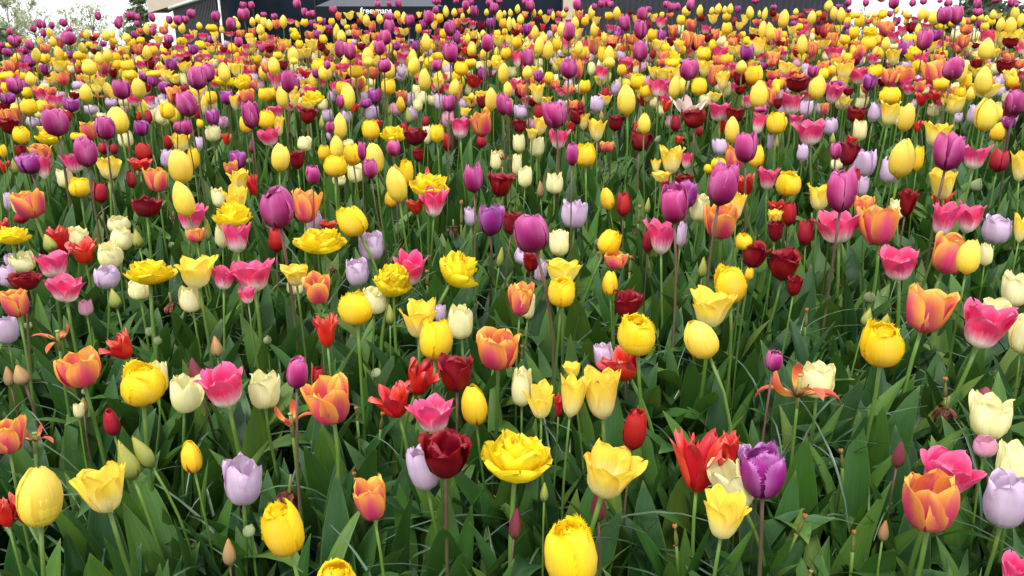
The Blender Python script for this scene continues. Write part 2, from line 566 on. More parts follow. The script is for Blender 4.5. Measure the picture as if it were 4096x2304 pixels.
def build_building():
    Y = 24.0
    X = lambda px: float(at_depth(px, 0, Y)[0])
    b = empty('visitor_building', (X(1800), Y, -.8))
    tag(b, 'long low dark building with a beige overhanging roof behind the flower bed', 'building')
    o0 = np.array(b.location)

    def part(name, mat, lo, hi, parent=b, smooth=False):
        mb = MB()
        box(mb, np.array(lo) - o0, np.array(hi) - o0)
        return mb.obj(name, mat, parent, smooth)

    def wall(name, mat, p, q, z0, z1, th, parent=b):
        p, q = np.array(p, float), np.array(q, float)
        n = np.array([-(q - p)[1], (q - p)[0]])
        n = n / np.linalg.norm(n) * th
        c = [p, q, q + n, p + n]
        mb = MB()
        mb.add([(*x, z0) - o0 for x in c] + [(*x, z1) - o0 for x in c], [(0, 3, 2, 1), (4, 5, 6, 7), (0, 1, 5, 4), (1, 2, 6, 5), (2, 3, 7, 6), (3, 0, 4, 7)])
        return mb.obj(name, mat, parent, False)
    zr = float(at_depth(592, 52, 21.0)[2])
    e = on_height(592, 52, zr)[:2]
    f = on_height(770, -10, zr)[:2]

    def edge(px):
        # the point of the roof's edge seen in a photo column
        for s in np.arange(0, 2.5, .002):
            p = e + (f - e) * s
            if 2048 + FPX * p[0] / (p[1] * CT - (zr - CAM_H) * ST) > px:
                return p
    ie = (f - e) / np.linalg.norm(f - e)
    ins = np.array([-ie[1], ie[0]])
    # wing wall of upright slats, running from the far end of the roof towards the bed
    a, c = edge(668) + ins * .13, edge(832) + ins * .13
    wall('wing_wall', SLAT, a, c, -.8, zr - .03, .12)
    u = (c - a) / np.linalg.norm(c - a)
    nrm = np.array([u[1], -u[0]])
    n = 34
    ln = np.linalg.norm(c - a)
    mb = MB()
    for i in range(n):
        p = a + u * ln * (i + .3) / n + nrm * .035
        q = p + u * .04
        k = [p, q, q - nrm * .033, p - nrm * .033]
        mb.add([(*x, -.78) - o0 for x in k] + [(*x, zr - .05) - o0 for x in k], [(0, 1, 5, 4), (1, 2, 6, 5), (2, 3, 7, 6), (3, 0, 4, 7), (4, 5, 6, 7)])
    mb.obj('slat_screen', plain('grey_slat', (.020, .022, .030), .5, .4, .2, 0, 3), b, False)
    mb = MB()
    g = [(*(a + nrm * .09 - u * .05), zr - .035) - o0, (*(c + nrm * .09), zr - .035) - o0]
    tube(mb, g, .03, 6)
    mb.obj('gutter', WHITEM, b)
    mb = MB()
    tube(mb, [(*(c + u * .06), -.8) - o0, (*(c + u * .06), zr - .005) - o0], .017, 10)
    mb.obj('post', WHITEM, b)
    # glazed front, beige pier, corrugated wing
    xs0, xs2, xs3, xs4 = X(760), X(2252), X(2300), X(3392)
    gx = np.linspace(xs0, xs2 - .01, 7)
    for i in range(6):
        part('window', GLASS, (gx[i] + .03, Y + .08, -.8), (gx[i + 1] - .03, Y + .12, 3.3))
        part('mullion', SLAT, (gx[i + 1] - .03, Y + .02, -.8), (gx[i + 1] + .03, Y + .14, 3.3))
    part('interior_wall', SLAT, (xs0 - .3, Y + 2, -.8), (xs2, Y + 2.1, 3.3))
    part('pier', FASCIA, (xs2, Y - .15, -.8), (xs3, Y + .6, 3.4))
    part('cladding_wall', CLAD, (xs3 + .01, Y - .05, -.8), (xs4, Y + 6, 3.6))
    part('flat_roof', SLAT, (xs0, Y + .2, 3.42), (xs3, Y + 6, 3.7))
    # the overhanging roof on the left, its edge running from the far corner towards the bed
    n_ = c + ie * .5
    poly = np.array([e, n_, n_ + ins * .27, edge(668) + ins * .27, on_height(674, 52, zr)[:2]])
    v = np.array([(*p, zr) for p in poly]) - o0
    top = v + np.array([0, 0, 1.0])
    mb = MB()
    nv = len(poly)
    mb.add(np.concatenate([v, top]), [(i, (i + 1) % nv, nv + (i + 1) % nv, nv + i) for i in range(nv)] + [tuple(range(nv, 2 * nv))])
    rf = mb.obj('roof', FASCIA, b, False)
    sb = MB()
    sb.add(v, [tuple(range(nv))[::-1]])
    sb.obj('soffit', SOFFIT, rf, False)


def build_parasol():
    Y = 19.0
    a, c = at_depth(1262, 26, Y), at_depth(1772, 32, Y)
    cx, half = (a[0] + c[0]) / 2, (c[0] - a[0]) / 2
    root = empty('parasol', (cx, Y + half, -.8))
    
    tag(root, 'wide grey square parasol with white words on its valance before the dark windows', 'parasol')
    zb = (a[2] + c[2]) / 2 + .02 + .8
    CAN = plain('grey_canvas', (.080, .090, .105), .8, .1, .15, 0, 8)
    VAL = plain('dark_canvas', (.012, .015, .020), .8, .1, .15, 0, 8)
    mb = MB()
    h = half
    N = 6
    V, F = [], []
    z = zb + .0
    # four sagging canvas panels meeting at the hub
    cor = [(-h, -h), (h, -h), (h, h), (-h, h)]
    for k in range(4):
        p0, p1 = np.array(cor[k]), np.array(cor[(k + 1) % 4])
        base = len(V)
        for i in range(N + 1):
            s = i / N
            for j in range(N + 1):
                q = p0 * (1 - j / N) + p1 * (j / N)
                sag = -.10 * math.sin(math.pi * s) * math.sin(math.pi * j / N)
                V.append((q[0] * (1 - s), q[1] * (1 - s), z + .75 * s + sag))
        for i in range(N):
            for j in range(N):
                r = base + i * (N + 1) + j
                F.append((r, r + 1, r + N + 2, r + N + 1))
    mb.add(V, F)
    canopy = mb.obj('canopy', CAN, root)
    mb = MB()
    for k in range(4):
        p0, p1 = cor[k], cor[(k + 1) % 4]
        mb.add([(p0[0], p0[1], z - .005), (p1[0], p1[1], z - .005), (p1[0], p1[1], z - .25), (p0[0], p0[1], z - .25)], [(3, 2, 1, 0)])
    val = mb.obj('valance', VAL, canopy, False)
    mb = MB()
    tube(mb, [(0, 0, 0), (0, 0, z + .7)], .035, 10)
    mb.obj('pole', WHITEM, root)
    mb = MB()
    for k in range(4):
        tube(mb, [(cor[k][0] * .98, cor[k][1] * .98, z - .01), (0, 0, z + .70)], .015, 5)
    mb.obj('frame', SLAT, root)
    mb = MB()
    box(mb, (-.45, -.45, 0), (.45, .45, .09))
    mb.obj('base', SLAT, root, False)
    # lettering sewn on the near side of the valance
    cu = bpy.data.curves.new('words', 'FONT')
    cu.body = 'free maps'
    cu.size = .245
    cu.offset = .0045
    cu.extrude = .001
    tmp = bpy.data.objects.new('words', cu)
    COL.objects.link(tmp)
    dg = bpy.context.evaluated_depsgraph_get()
    me = bpy.data.meshes.new_from_object(tmp.evaluated_get(dg))
    bpy.data.objects.remove(tmp)
    me.materials.clear()
    me.materials.append(plain('white_print', (.85, .86, .88), .6, .2, .05))
    t = link(bpy.data.objects.new('lettering', me), canopy)
    xl = float(at_depth(1441, 40, Y)[0]) - cx
    xr = float(at_depth(1567, 40, Y)[0]) - cx
    w = max(v.co.x for v in me.vertices) - min(v.co.x for v in me.vertices)
    t.scale = ((xr - xl) / w,) * 2 + (1,)
    t.rotation_euler = (math.pi / 2, 0, 0)
    t.location = (xl, -h - .004, z - .150)


build_building()
build_parasol()

BARK = plain('bark', (.26, .24, .19), .9, .1, .3, 0, 6, (.36, .33, .28))


def tleaf(name, c, var=.3):
    nt = NT(name)
    g = nt.node('ShaderNodeNewGeometry')
    r = g.outputs['Random Per Island']
    h = nt.node('ShaderNodeHueSaturation')
    nt.put(h.inputs['Value'], nt.math('ADD', 1 - var, nt.math('MULTIPLY', r, 2 * var)))
    nt.put(h.inputs['Color'], (*c, 1))
    return nt.bsdf(h.outputs[0], .6, .2, .3, h.outputs[0])


TL = {'spring': tleaf('young_spring_leaf', (.42, .46, .31)), 'sage': tleaf('sage_leaf', (.22, .28, .16)),  # spring: young foliage, its colour paled to stand for overexposed backlight
      'dark': tleaf('dark_leaf', (.11, .15, .09)), 'fir': tleaf('conifer_needle', (.14, .19, .10))}


def tree(name, px, Y, top, halfw, leaf, nl, ls, label, cat, group, style='open'):
    """top: photo row of the crown's top; halfw: half-width of the crown in photo columns."""
    base = at_depth(px, 200, Y)
    H = float(at_depth(px, top, Y)[2]) + .8
    W = halfw * Y / FPX
    root = empty(name, (base[0], Y, -.8))
    tag(root, label, cat, group)
    r = random.Random(px)
    tw = MB()
    n = 7
    trunk = [(r.uniform(-.03, .03) * H * i / n, r.uniform(-.03, .03) * H * i / n, H * .93 * i / n) for i in range(n + 1)]
    tube(tw, trunk, np.linspace(H * .016 + .02, .012, n + 1), 6)
    cr = MB()
    tips = []
    nb = {'open': 26, 'cone': 70}.get(style, 18)
    for k in range(nb):
        f = r.uniform(.12 if style != 'open' else .22, .95)
        p = np.array(trunk[int(f * n)])
        a = r.uniform(0, 2 * math.pi)
        if style == 'cone':
            ln = W * (1.02 - f) * r.uniform(.8, 1.1)
            up = .05 * ln
        elif style == 'open':
            ln = W * math.sin(math.pi * min(.98, .25 + f * .7)) * r.uniform(.7, 1.2)
            up = ln * r.uniform(.6, 1.5)
        else:
            ln = W * math.sqrt(max(.05, 1 - (2 * f - .95) ** 2)) * r.uniform(.7, 1.1)
            up = ln * r.uniform(0, .5)
        q = p + np.array([math.cos(a) * ln, math.sin(a) * ln, up])
        q[2] = min(q[2], H)
        m = (p + q) / 2 + np.array([0, 0, ln * .08])
        tube(tw, [p, m, q], [.012 + H * .003, .012, .006], 4)
        tips += [(m, q)]
        for _ in range(3):
            s = m + (q - m) * r.uniform(0, 1)
            e = s + np.array([r.uniform(-.3, .3) * ln, r.uniform(-.3, .3) * ln, r.uniform(.05, .5) * ln])
            e[2] = min(e[2], H)
            tube(tw, [s, (s + e) / 2, e], [.010, .007, .004], 3)
            tips.append((s, e))
    tw.obj('trunk', BARK, root)
    V, F = [], []
    sp = .10 * W if style == 'open' else .22 * W
    for k in range(nl):
        s, e = r.choice(tips)
        c = s + (e - s) * r.uniform(.1, 1.1) + np.array([r.gauss(0, sp) for _ in range(3)]) * (1, 1, .8)
        if c[2] > H + .05:
            c[2] = H - r.uniform(0, .3)
        u = np.array([r.gauss(0, 1) for _ in range(3)])
        u /= np.linalg.norm(u)
        w = np.cross(u, [r.gauss(0, 1) for _ in range(3)])
        w /= np.linalg.norm(w)
        L = ls * r.uniform(.6, 1.4)
        b = len(V)
        V += [c - u * L, c + w * L * .45, c + u * L, c - w * L * .45]
        F.append((b, b + 1, b + 2, b + 3))
    cr.add(V, F)
    cr.obj('crown', TL[leaf], root, False)


GL = 'trees beyond the bed'
tree('birch_tree', 60, 34, -60, 110, 'spring', 1500, .07, 'tall thin birch at the left edge with sparse pale leaves', 'tree', GL)
tree('birch_tree', 145, 38, -40, 80, 'spring', 1000, .07, 'slender sparse birch standing just inside the leftmost dark shrub', 'tree', GL)
tree('evergreen_shrub', 10, 30, 60, 70, 'sage', 2600, .11, 'dark rounded evergreen at the very left edge of the view', 'shrub', GL, 'round')
tree('birch_tree', 290, 40, 10, 80, 'spring', 900, .065, 'almost bare birch with thin twigs left of the grey green bush', 'tree', GL)
tree('rounded_bush', 322, 30, 70, 58, 'sage', 2600, .10, 'rounded grey green bush alone under the white sky', 'bush', GL, 'round')
tree('birch_tree', 385, 40, 0, 90, 'spring', 1000, .065, 'thin nearly bare birch right of the grey green bush', 'tree', GL)
tree('birch_tree', 505, 38, 10, 60, 'spring', 900, .065, 'thin twiggy birch next to the narrow conifer', 'tree', GL)
tree('conifer_tree', 572, 29, -120, 62, 'fir', 5200, .12, 'narrow green conifer beside the beige roof overhang', 'tree', GL, 'cone')
tree('bare_tree', 3440, 40, -10, 60, 'spring', 700, .09, 'pale small tree right beside the corrugated building end', 'tree', GL)
tree('leafy_tree', 3672, 34, 40, 55, 'sage', 900, .10, 'low pale green tree in the gap of white sky on the right', 'tree', GL, 'round')
tree('leafy_tree', 3790, 30, -20, 80, 'dark', 3200, .10, 'dark leafy tree behind the two big purple tulips', 'tree', GL, 'round')
tree('leafy_tree', 3960, 28, -90, 120, 'dark', 5200, .11, 'large dark leafy tree near the right edge', 'tree', GL, 'round')
tree('leafy_tree', 4110, 33, 30, 90, 'sage', 2200, .11, 'grey green leafy tree at the very right edge', 'tree', GL, 'round')


def hedge():
    mb = MB()
    r = random.Random(5)
    V, F = [], []
    for k in range(9000):
        x = r.uniform(-26, -8.2)
        c = np.array([x, 31.5 + r.uniform(-.6, .6), r.uniform(-.8, 1.12 + .12 * math.sin(x * 1.7) + r.gauss(0, .07))])
        u = np.array([r.gauss(0, 1) for _ in range(3)])
        u /= np.linalg.norm(u)
        w = np.cross(u, [r.gauss(0, 1) for _ in range(3)])
        w /= np.linalg.norm(w)
        b = len(V)
        L = .13
        V += [c - u * L, c + w * L * .5, c + u * L, c - w * L * .5]
        F.append((b, b + 1, b + 2, b + 3))
    mb.add(V, F)
    o = mb.obj('hedge', TL['sage'], None, False)
    tag(o, 'low grey green hedge running along behind the left side of the bed', 'hedge')


hedge()

# kind, column, row, width, height (and lean) of every flower as read off sixteen enlarged tiles of the photo
DATA = {
 'A1': "Y 395 645 455 620 3|R 55 820 190 300|R 215 790 200 340|G 1045 590 515 500 -6|b 1275 285 220 390 -8|b 1435 205 175 340 -22|S 1925 250 215 325 -8|L 2440 510 400 480|q 2530 970 170 170|t 2308 1205 140 260 3|O 75 50 310 375|w 350 30 280 170",
 'A2': "F 285 985 410 540 -8|F 820 1490 400 330|O 1160 690 340 420 -6|L 1690 365 350 460 -4|M 1910 250 480 470 4|d 340 570 200 330|h 990 470 70 170|a 660 1140 110 120|a 1185 1310 150 100|a 970 885 60 40",
 'A3': "D 42 285 756 540 8|G 965 430 620 530|n 870 715 170 350|n 35 920 130 280|F 605 1250 540 660|R 1880 330 400 600|R 2190 190 260 330|C 2215 540 400 520 -22|V 2522 405 455 570|L 2340 200 140 160|G 2130 850 430 490 4|b 325 600 90 190|h 1645 1030 80 240|T 1240 -25 245 395 3|d 1670 40 110 110",
 'A4': "O 1640 720 570 630|K 1790 430 580 470 8|L 2390 700 420 560|C 2480 330 320 480|n 1320 220 130 270|E 2190 150 230 210|t 1170 990 105 210|h 740 260 70 230 -10|h 340 920 80 240 12|h 860 1090 70 240|K 2480 1430 300 330|h 425 1430 70 100",
 'B1': "O 160 160 275 290|L 65 420 235 310|K 655 10 350 290|E 862 200 150 170|b 1150 105 125 200 -8|C 1400 20 220 210|C 1925 110 235 290|w 580 455 300 210|O 800 820 420 375 -5|R 1225 600 260 270 -40|q 310 375 100 110|q 1520 430 120 150|q 1595 520 110 140|F 1430 985 435 430|C 1590 910 230 330|C 1860 1065 300 390|n 1965 840 145 260 -10|t 2175 590 130 220 -10|K 2265 1020 490 410|t 90 890 110 200|t 210 875 165 210|C 790 1235 110 160|t 840 1185 85 160|T 1120 1360 160 250 -6|q 860 1030 90 90|K 2490 80 180 170|d 1720 130 100 200",
 'B2': "O 612 10 275 310|C 395 0 180 140|F 1010 210 350 350|C 1190 130 270 270|D 1365 -50 385 340 20|b 1345 265 90 200|G 1640 320 360 400|L 1850 255 130 190|C 2055 350 285 350|F 1810 525 350 420 4|O 2425 610 425 450|R 710 445 260 330|P 412 852 230 318 3|T 625 880 140 190|O 745 1145 455 490|C 80 1030 310 395|M 2020 870 360 385|R 1660 930 330 370 15|R 1400 1150 350 350 -10|S 2200 1180 265 410 -5|K 1780 1280 445 370|w 350 1290 390 260|h 1265 1330 70 200|h 1010 1260 60 150|q 110 510 110 130|q 1220 840 150 100|d 1835 110 80 110|d 2160 700 60 90",
 'B3': "O 92 120 245 340 8|C 165 190 160 260|F 500 50 280 310|S 982 -48 165 265|M 1160 165 300 290|F 1260 485 400 400|L 920 700 210 290 -6|R 1120 790 440 340 -20|G 2010 205 460 400 12|F 2190 -20 320 385|Y 1900 520 345 400 -25|C 95 1010 230 390 -4|G 300 1155 290 355|G 605 830 190 160|G 600 1090 290 445|G 900 1090 430 510|R 470 1190 110 230|a 750 365 110 60|a 675 210 50 60|h 100 640 50 160",
 'B4': "P 60 735 170 215|M 265 -10 180 200|w 320 920 650 450|C 490 930 340 370|F 1145 565 425 460 -3|O 1610 225 450 490 6|K 2185 390 500 480 6|C 2290 250 300 290|C 2490 25 250 350|C 2550 470 220 400|b 1000 290 110 190|b 1190 315 95 120|q 1010 80 160 170|C 2220 1290 360 460|n 2190 1040 140 110|d 1800 1190 230 260|h 1785 990 70 220|h 385 290 60 210",
 'C1': "V 295 200 225 210|K 430 230 150 250|O 410 90 210 160|M 205 80 95 150|b 140 230 75 150|K 745 190 190 210|P 860 85 210 290|T 1045 40 110 130|T 1150 50 75 110|T 1445 80 155 190 -12|R 1410 215 220 130|L 1690 150 140 190|G 1095 250 245 215|C 655 350 165 195|F 805 440 205 200|T 1010 485 145 215|b 1120 405 70 160|T 1320 360 105 165 -8|O 1575 360 205 250|Y 1815 230 225 340|F 1945 150 120 200|q 1425 280 95 90|Y 1840 560 225 360 -10|K 1920 750 260 280 10|M 1475 640 290 205|O 300 605 310 300 -8|G 180 610 150 200|L 85 580 90 180|T 215 745 140 110|D 130 935 330 190|R 40 850 120 190|b 495 995 130 180 -8|R 610 970 220 260|R 840 1100 280 250|C 780 950 190 220|C 1200 810 230 170|C 1215 960 230 230|C 1105 1125 245 260|b 1380 950 110 190 -8|C 230 1190 225 215|L 110 1170 120 140|L 70 1330 170 230|M 255 1380 320 180|K 540 1220 345 285|L 1075 1350 250 230|D 1510 1310 500 270|G 1980 1300 390 320|K 2250 1350 260 250|K 2540 1330 420 340|O 1965 920 190 150|b 2085 860 80 210|q 1740 1010 85 80|C 2240 930 160 250|K 2390 950 280 300|D 2340 740 400 260|G 2375 570 230 275|C 2195 540 140 205|G 2410 370 185 215|R 2540 420 120 210|V 2395 160 150 185|q 2510 165 75 90|O 2330 250 150 150|d 1745 715 90 90|R 45 235 90 130|F 30 75 80 130",
 'C2': "Y 240 135 180 280|M 415 165 175 180|Y 810 30 155 240|F 685 95 125 150|F 800 225 230 225|F 970 115 180 205|C 1000 300 170 190|C 835 365 145 110|P 1150 250 145 190 -10|P 1065 70 90 180|Y 1195 145 195 310 -10|P 1385 40 150 160|M 1630 115 125 135|P 572 310 145 195|Y 1420 405 220 360 -4|F 1510 300 150 250|S 1355 555 125 170 -10|D 1750 440 410 260|R 1610 630 200 170|w 1720 320 260 160|K 1800 595 245 295|P 2190 345 195 285|M 2450 415 260 240|C 2420 165 140 200|w 2480 90 200 160|P 215 655 340 390|O 505 635 250 330|L 575 790 180 240|T 205 960 175 250|F 970 780 290 330 -30|D 660 995 540 280|R 720 820 180 90|L 1160 1040 265 300|L 1020 1300 235 285|L 2155 735 130 190|V 2350 775 260 310|M 2570 800 180 230|K 1560 1265 300 350 4|D 1380 1340 320 250|D 2030 1290 450 350 30|G 400 1330 290 220|b 2460 1140 75 200|d 1985 820 130 150|d 770 1240 80 130|h 2065 680 50 260|h 1720 1340 60 170",
 'C3': "C 250 25 155 210|P 605 110 135 215|F 740 120 210 230|O 960 30 150 110|M 1290 -20 215 190|G 1605 160 255 285|G 1445 220 100 140|K 1750 165 120 170|C 50 210 110 220|C 135 335 150 215|C 420 400 185 215|t 285 455 80 170|L 625 710 250 290|S 960 550 145 240 -6|T 1120 610 150 235|P 190 900 345 390 -12|C 475 995 210 275 -4|L 130 1130 230 180|M 195 1200 180 185|L 290 1280 130 240|G 505 1290 385 270|F 975 995 225 255 20|O 1040 1170 230 190|P 1625 600 275 390|V 1775 510 190 280|M 1735 365 215 120|G 1500 330 190 110|R 1520 410 110 150|K 1500 935 270 360 -6|T 1370 980 120 230|L 1710 920 110 250|C 1895 650 190 270|O 2100 780 340 370|G 2260 620 170 290|P 2115 405 300 430 8|P 2352 40 215 290|O 2240 150 170 290|F 2455 130 170 210|F 2080 200 150 120|F 1985 250 120 100|R 2350 420 210 210|K 2570 355 200 220|L 2090 30 150 170|F 2330 990 180 170|M 2430 1120 260 270|b 1920 1240 95 210|b 1365 620 60 160|q 850 985 70 120|d 1250 850 100 110|h 1190 1200 60 180|F 2385 1310 90 140|h 1280 700 55 200|h 865 1170 45 200",
 'C4': "P 680 70 110 170|M 815 100 185 240 6|L 350 90 120 180|L 970 200 215 270|L 1220 270 180 250|Y 1345 145 265 400|F 1510 150 110 240|P 1822 75 262 375|K 2085 135 245 250|T 2325 165 170 230 12|G 2530 230 170 300|F 205 410 250 245|C 690 210 120 120|P 750 470 285 430|T 890 370 80 220|L 950 430 120 210|G 520 540 240 270|R 90 640 160 130|G 70 740 160 150|T 215 705 150 240|M 75 880 180 220|T 380 895 155 250|d 440 760 110 160|K 710 830 410 350|O 960 640 200 260|O 1120 820 350 410|M 1400 600 160 270|C 1300 660 150 220|G 1755 415 260 300 -10|q 2055 410 150 190|R 1740 560 200 150|K 1780 770 270 340|K 2030 750 260 310 6|L 2305 870 265 290|G 2550 850 140 290|K 1320 1230 415 325|O 1830 1115 390 410 8|Y 2020 1135 230 350 8|C 2190 1115 140 230|M 160 1230 330 310|d 710 1400 60 90",
 'D1': "O 105 65 120 130|K 230 75 110 110|V 310 25 110 90|V 445 95 75 100|G 600 65 135 120|Y 900 75 140 160|O 1045 75 140 130|M 1140 135 85 90|F 1180 45 100 100|F 1285 60 125 115|M 1510 50 90 90|K 1430 50 110 110|V 1730 50 115 130|G 1865 80 130 120|Y 2255 125 115 200|C 2155 40 90 90|P 1985 180 180 230|P 2090 130 140 180|G 2385 100 130 140|F 70 160 140 90|Y 308 190 100 135|F 235 165 60 80|P 150 255 150 170|V 255 275 80 140|S 55 310 75 85|V 85 390 125 115|F 290 475 160 165|K 415 350 110 130|O 510 320 110 90|C 450 265 90 60|L 490 235 100 90|G 565 180 90 110|O 635 190 120 130|T 800 110 60 90|L 790 260 110 90|G 895 195 120 110|C 770 355 110 110|Y 865 335 120 185|G 970 290 100 90|w 985 340 130 90|K 560 410 150 130|K 470 420 80 70|V 715 455 145 140|O 500 480 120 80|P 555 625 225 280 -6|T 670 570 85 130|C 400 530 90 120|O 155 565 145 165|O 10 570 80 160|M 95 670 165 150|F 210 760 155 170|L 330 630 110 110|D 490 780 220 170|G 430 695 100 60|L 915 505 130 100|L 60 525 60 70|O 895 715 160 190|F 790 775 150 90|C 1020 560 90 60|P 1065 685 180 230 -5|Y 1185 605 210 275|P 1220 300 165 190|Y 1395 290 130 205|L 1120 430 110 90|C 1240 420 90 100|K 1360 410 130 110|V 1450 175 90 90|F 1555 140 150 70|V 1540 215 100 115|M 1480 285 70 80|G 1670 150 110 120|G 1760 190 110 100|C 1870 200 110 140|V 1655 280 100 120|M 1745 260 90 50|O 1750 360 130 170|T 1860 285 80 80|M 1770 390 70 110|P 1880 445 190 250 -8|G 1970 370 140 160|L 1640 390 110 90|C 1650 430 90 80|L 1515 480 110 70|C 1530 560 90 150|C 1620 580 110 140|F 1685 520 150 155|F 1310 150 130 100|V 1420 690 135 155|T 1495 575 75 130|R 1400 570 70 80|T 1995 530 80 150|C 1265 805 150 160|C 2045 510 80 90|P 1870 680 120 150|P 1790 680 90 120|F 2010 640 70 90|V 2140 580 130 160|E 2235 620 75 90|C 2140 740 150 175|G 1815 835 185 190|L 2000 845 90 140|R 2275 800 85 125|D 2270 220 240 100|D 2450 240 170 140|V 2285 380 125 140|G 2360 430 95 150|O 2490 370 145 155|P 2520 560 160 255|F 2470 655 120 160|n 2530 865 70 130|T 1690 830 90 150",
 'D2': "Y 180 60 115 180|M 275 55 85 100|O 95 75 80 120|Y 380 10 90 70|F 630 60 140 130|P 715 50 70 90|F 760 80 70 120|Y 695 130 140 155|S 890 25 80 80|F 1005 120 150 125|K 1090 45 110 80|Y 1130 20 120 100|O 1180 130 120 130|O 1120 130 70 90|P 1290 55 140 140|Y 1335 100 130 180|L 1460 120 75 115|Y 1590 60 125 180|Y 1695 195 125 225|P 1820 55 100 120|L 1930 100 90 110|F 2065 90 140 135|C 2140 150 90 90|F 2160 30 120 80|C 2255 60 90 90|V 2285 140 110 135|Y 2490 135 115 200|G 2430 60 110 110|G 2330 40 90 80|R 485 140 130 100|V 600 140 70 90|w 865 130 120 90|K 200 215 110 180|P 320 215 140 220|V 410 250 70 130|Y 265 375 125 215|G 385 405 110 140|C 450 330 110 90|K 545 305 120 90|C 1030 235 110 130|C 1160 230 80 90|F 1335 270 145 155|K 815 280 130 120|L 760 370 80 120|V 1200 370 135 155|Y 925 365 155 255|P 850 420 80 140|D 570 400 230 140|G 525 460 165 80|M 520 565 170 155|R 990 480 90 110|V 1100 440 120 100|S 1455 445 95 155|L 1540 395 100 140|C 1660 380 130 140|C 1630 455 95 130|L 1845 425 100 160|P 1945 435 130 165|Y 1995 280 120 190|O 2040 330 60 170|R 1830 300 140 140|R 2190 215 170 140|R 2165 445 115 120|S 2170 370 70 80|M 2275 425 110 130|Y 2365 395 130 240|P 2485 445 130 215|P 2545 480 80 160|G 2100 530 105 100|q 1890 550 60 90|b 1535 560 70 160|b 660 625 60 140|b 1340 500 40 110|O 2270 645 200 255|K 2060 685 215 215|T 1705 620 80 110|M 1600 780 230 170|F 1820 745 155 180|C 1720 755 90 180|T 1925 825 100 190|F 1160 710 180 195|D 1380 760 260 170|Y 845 665 140 250|P 745 680 90 120|L 1135 545 100 130|R 1215 650 90 110|F 105 605 170 190|G 225 670 120 190|K 190 530 170 130|K 135 780 200 180|C 485 845 140 150|T 2265 825 110 120|C 935 840 110 80|L 735 770 50 80|T 1490 680 80 100",
 'D3': "K 50 265 105 160|Y 155 130 110 140|T 145 225 85 130|V 265 165 90 110|C 235 210 70 80|G 255 340 145 185|P 570 90 165 190|O 675 95 90 185|C 795 90 75 130|C 412 200 110 125|K 910 135 130 150|Y 980 25 120 110|K 1145 40 130 120|T 1190 80 60 110|F 1270 220 140 140|S 1155 235 90 100|L 1045 290 90 135|Y 1150 405 190 300|L 1360 220 70 130|C 1250 100 70 110|G 1430 130 110 130|G 1520 150 150 140|K 1475 285 185 190|O 1510 30 100 80|F 1610 30 140 90|G 1660 150 110 150|Y 1635 270 115 225|P 1780 100 180 210|G 1945 85 135 160|O 2045 160 140 210|F 1885 275 155 170|G 2125 210 130 190|C 2150 300 110 150|K 2130 60 100 90|K 2225 80 80 110|Y 2310 70 115 130|M 2295 190 130 130|F 2440 155 170 180|V 2540 60 80 80|Y 2485 350 180 270|L 570 260 90 120|w 620 285 160 80|T 940 340 80 140|L 855 450 140 170|L 85 520 130 140|T 265 525 95 170|P 430 550 240 270 -8|L 500 460 90 110|C 570 470 90 130|M 655 570 170 160|T 690 455 60 90|G 720 620 120 170|M 75 670 140 140|G 285 665 150 180|G 205 750 110 130|C 65 840 130 190|K 470 795 185 205|R 595 670 80 120|G 850 705 165 225|n 868 865 70 140|M 1045 640 160 160|Y 1330 640 135 210|R 1240 680 40 120|T 1645 640 100 160|M 1835 595 235 185|T 1885 710 70 120|A 1770 470 270 200|R 1550 465 100 130|R 1330 400 150 140|K 2085 520 220 200|M 2245 560 180 150|R 2110 670 100 150|Y 2215 700 150 260|K 2485 635 150 220|q 1455 800 80 120|b 715 425 50 120|q 130 405 60 90|t 900 560 50 110|P 2500 500 130 60|R 1680 810 90 90|q 495 160 50 70|b 1360 375 50 100",
 'D4': "O 40 30 100 80|G 170 85 140 140|E 300 40 110 90|T 390 30 60 90|P 455 115 110 120|O 545 85 110 150|O 60 150 140 110|R 270 160 110 90|M 300 250 215 150|K 50 260 110 120|O 35 380 100 190|Y 95 290 50 100|Y 495 270 170 250|G 768 110 155 170|K 920 160 180 175|F 1085 120 140 140|V 1020 230 125 155|O 1215 165 140 170|O 1370 165 180 190|L 1080 20 100 50|C 1250 20 120 50|L 1395 60 110 90|K 1530 30 110 90|O 1675 120 205 240|P 1865 90 185 225|Y 1950 110 110 230|F 1750 245 155 120|L 1530 230 130 140|C 1560 310 110 80|F 2000 210 100 160|M 2110 35 130 90|Y 2180 210 155 275|C 2290 90 100 120|M 2385 70 150 140|O 2530 45 90 100|L 2380 220 130 150|R 2465 270 120 90|L 2290 250 80 170|G 2190 310 230 150|K 660 340 175 205|C 755 415 140 185|C 970 320 90 150|V 690 240 110 70|L 200 310 70 70|K 240 445 200 215|M 100 440 90 110|L 385 490 130 170|O 568 490 85 120|L 630 670 140 180|F 85 635 190 230|K 275 610 140 120|q 280 690 70 130|K 430 735 260 250|F 1230 370 210 170|G 1220 540 200 235|L 1070 530 130 190|M 880 555 190 150|C 925 715 145 210|Y 1395 580 155 285|C 1310 590 70 150|G 1865 455 210 180|R 1550 400 130 130|R 1715 375 140 130|L 2065 550 110 200|Y 2205 550 210 335|P 2490 430 190 250|M 2440 540 140 190|V 2420 640 130 120|S 2310 725 140 190|G 1690 750 250 240|C 1875 290 110 140|q 1440 280 70 90|b 825 210 40 90|R 1500 670 90 110|L 20 830 70 160|t 80 820 60 150|R 830 810 100 100|b 650 790 60 120|R 1970 330 60 100",
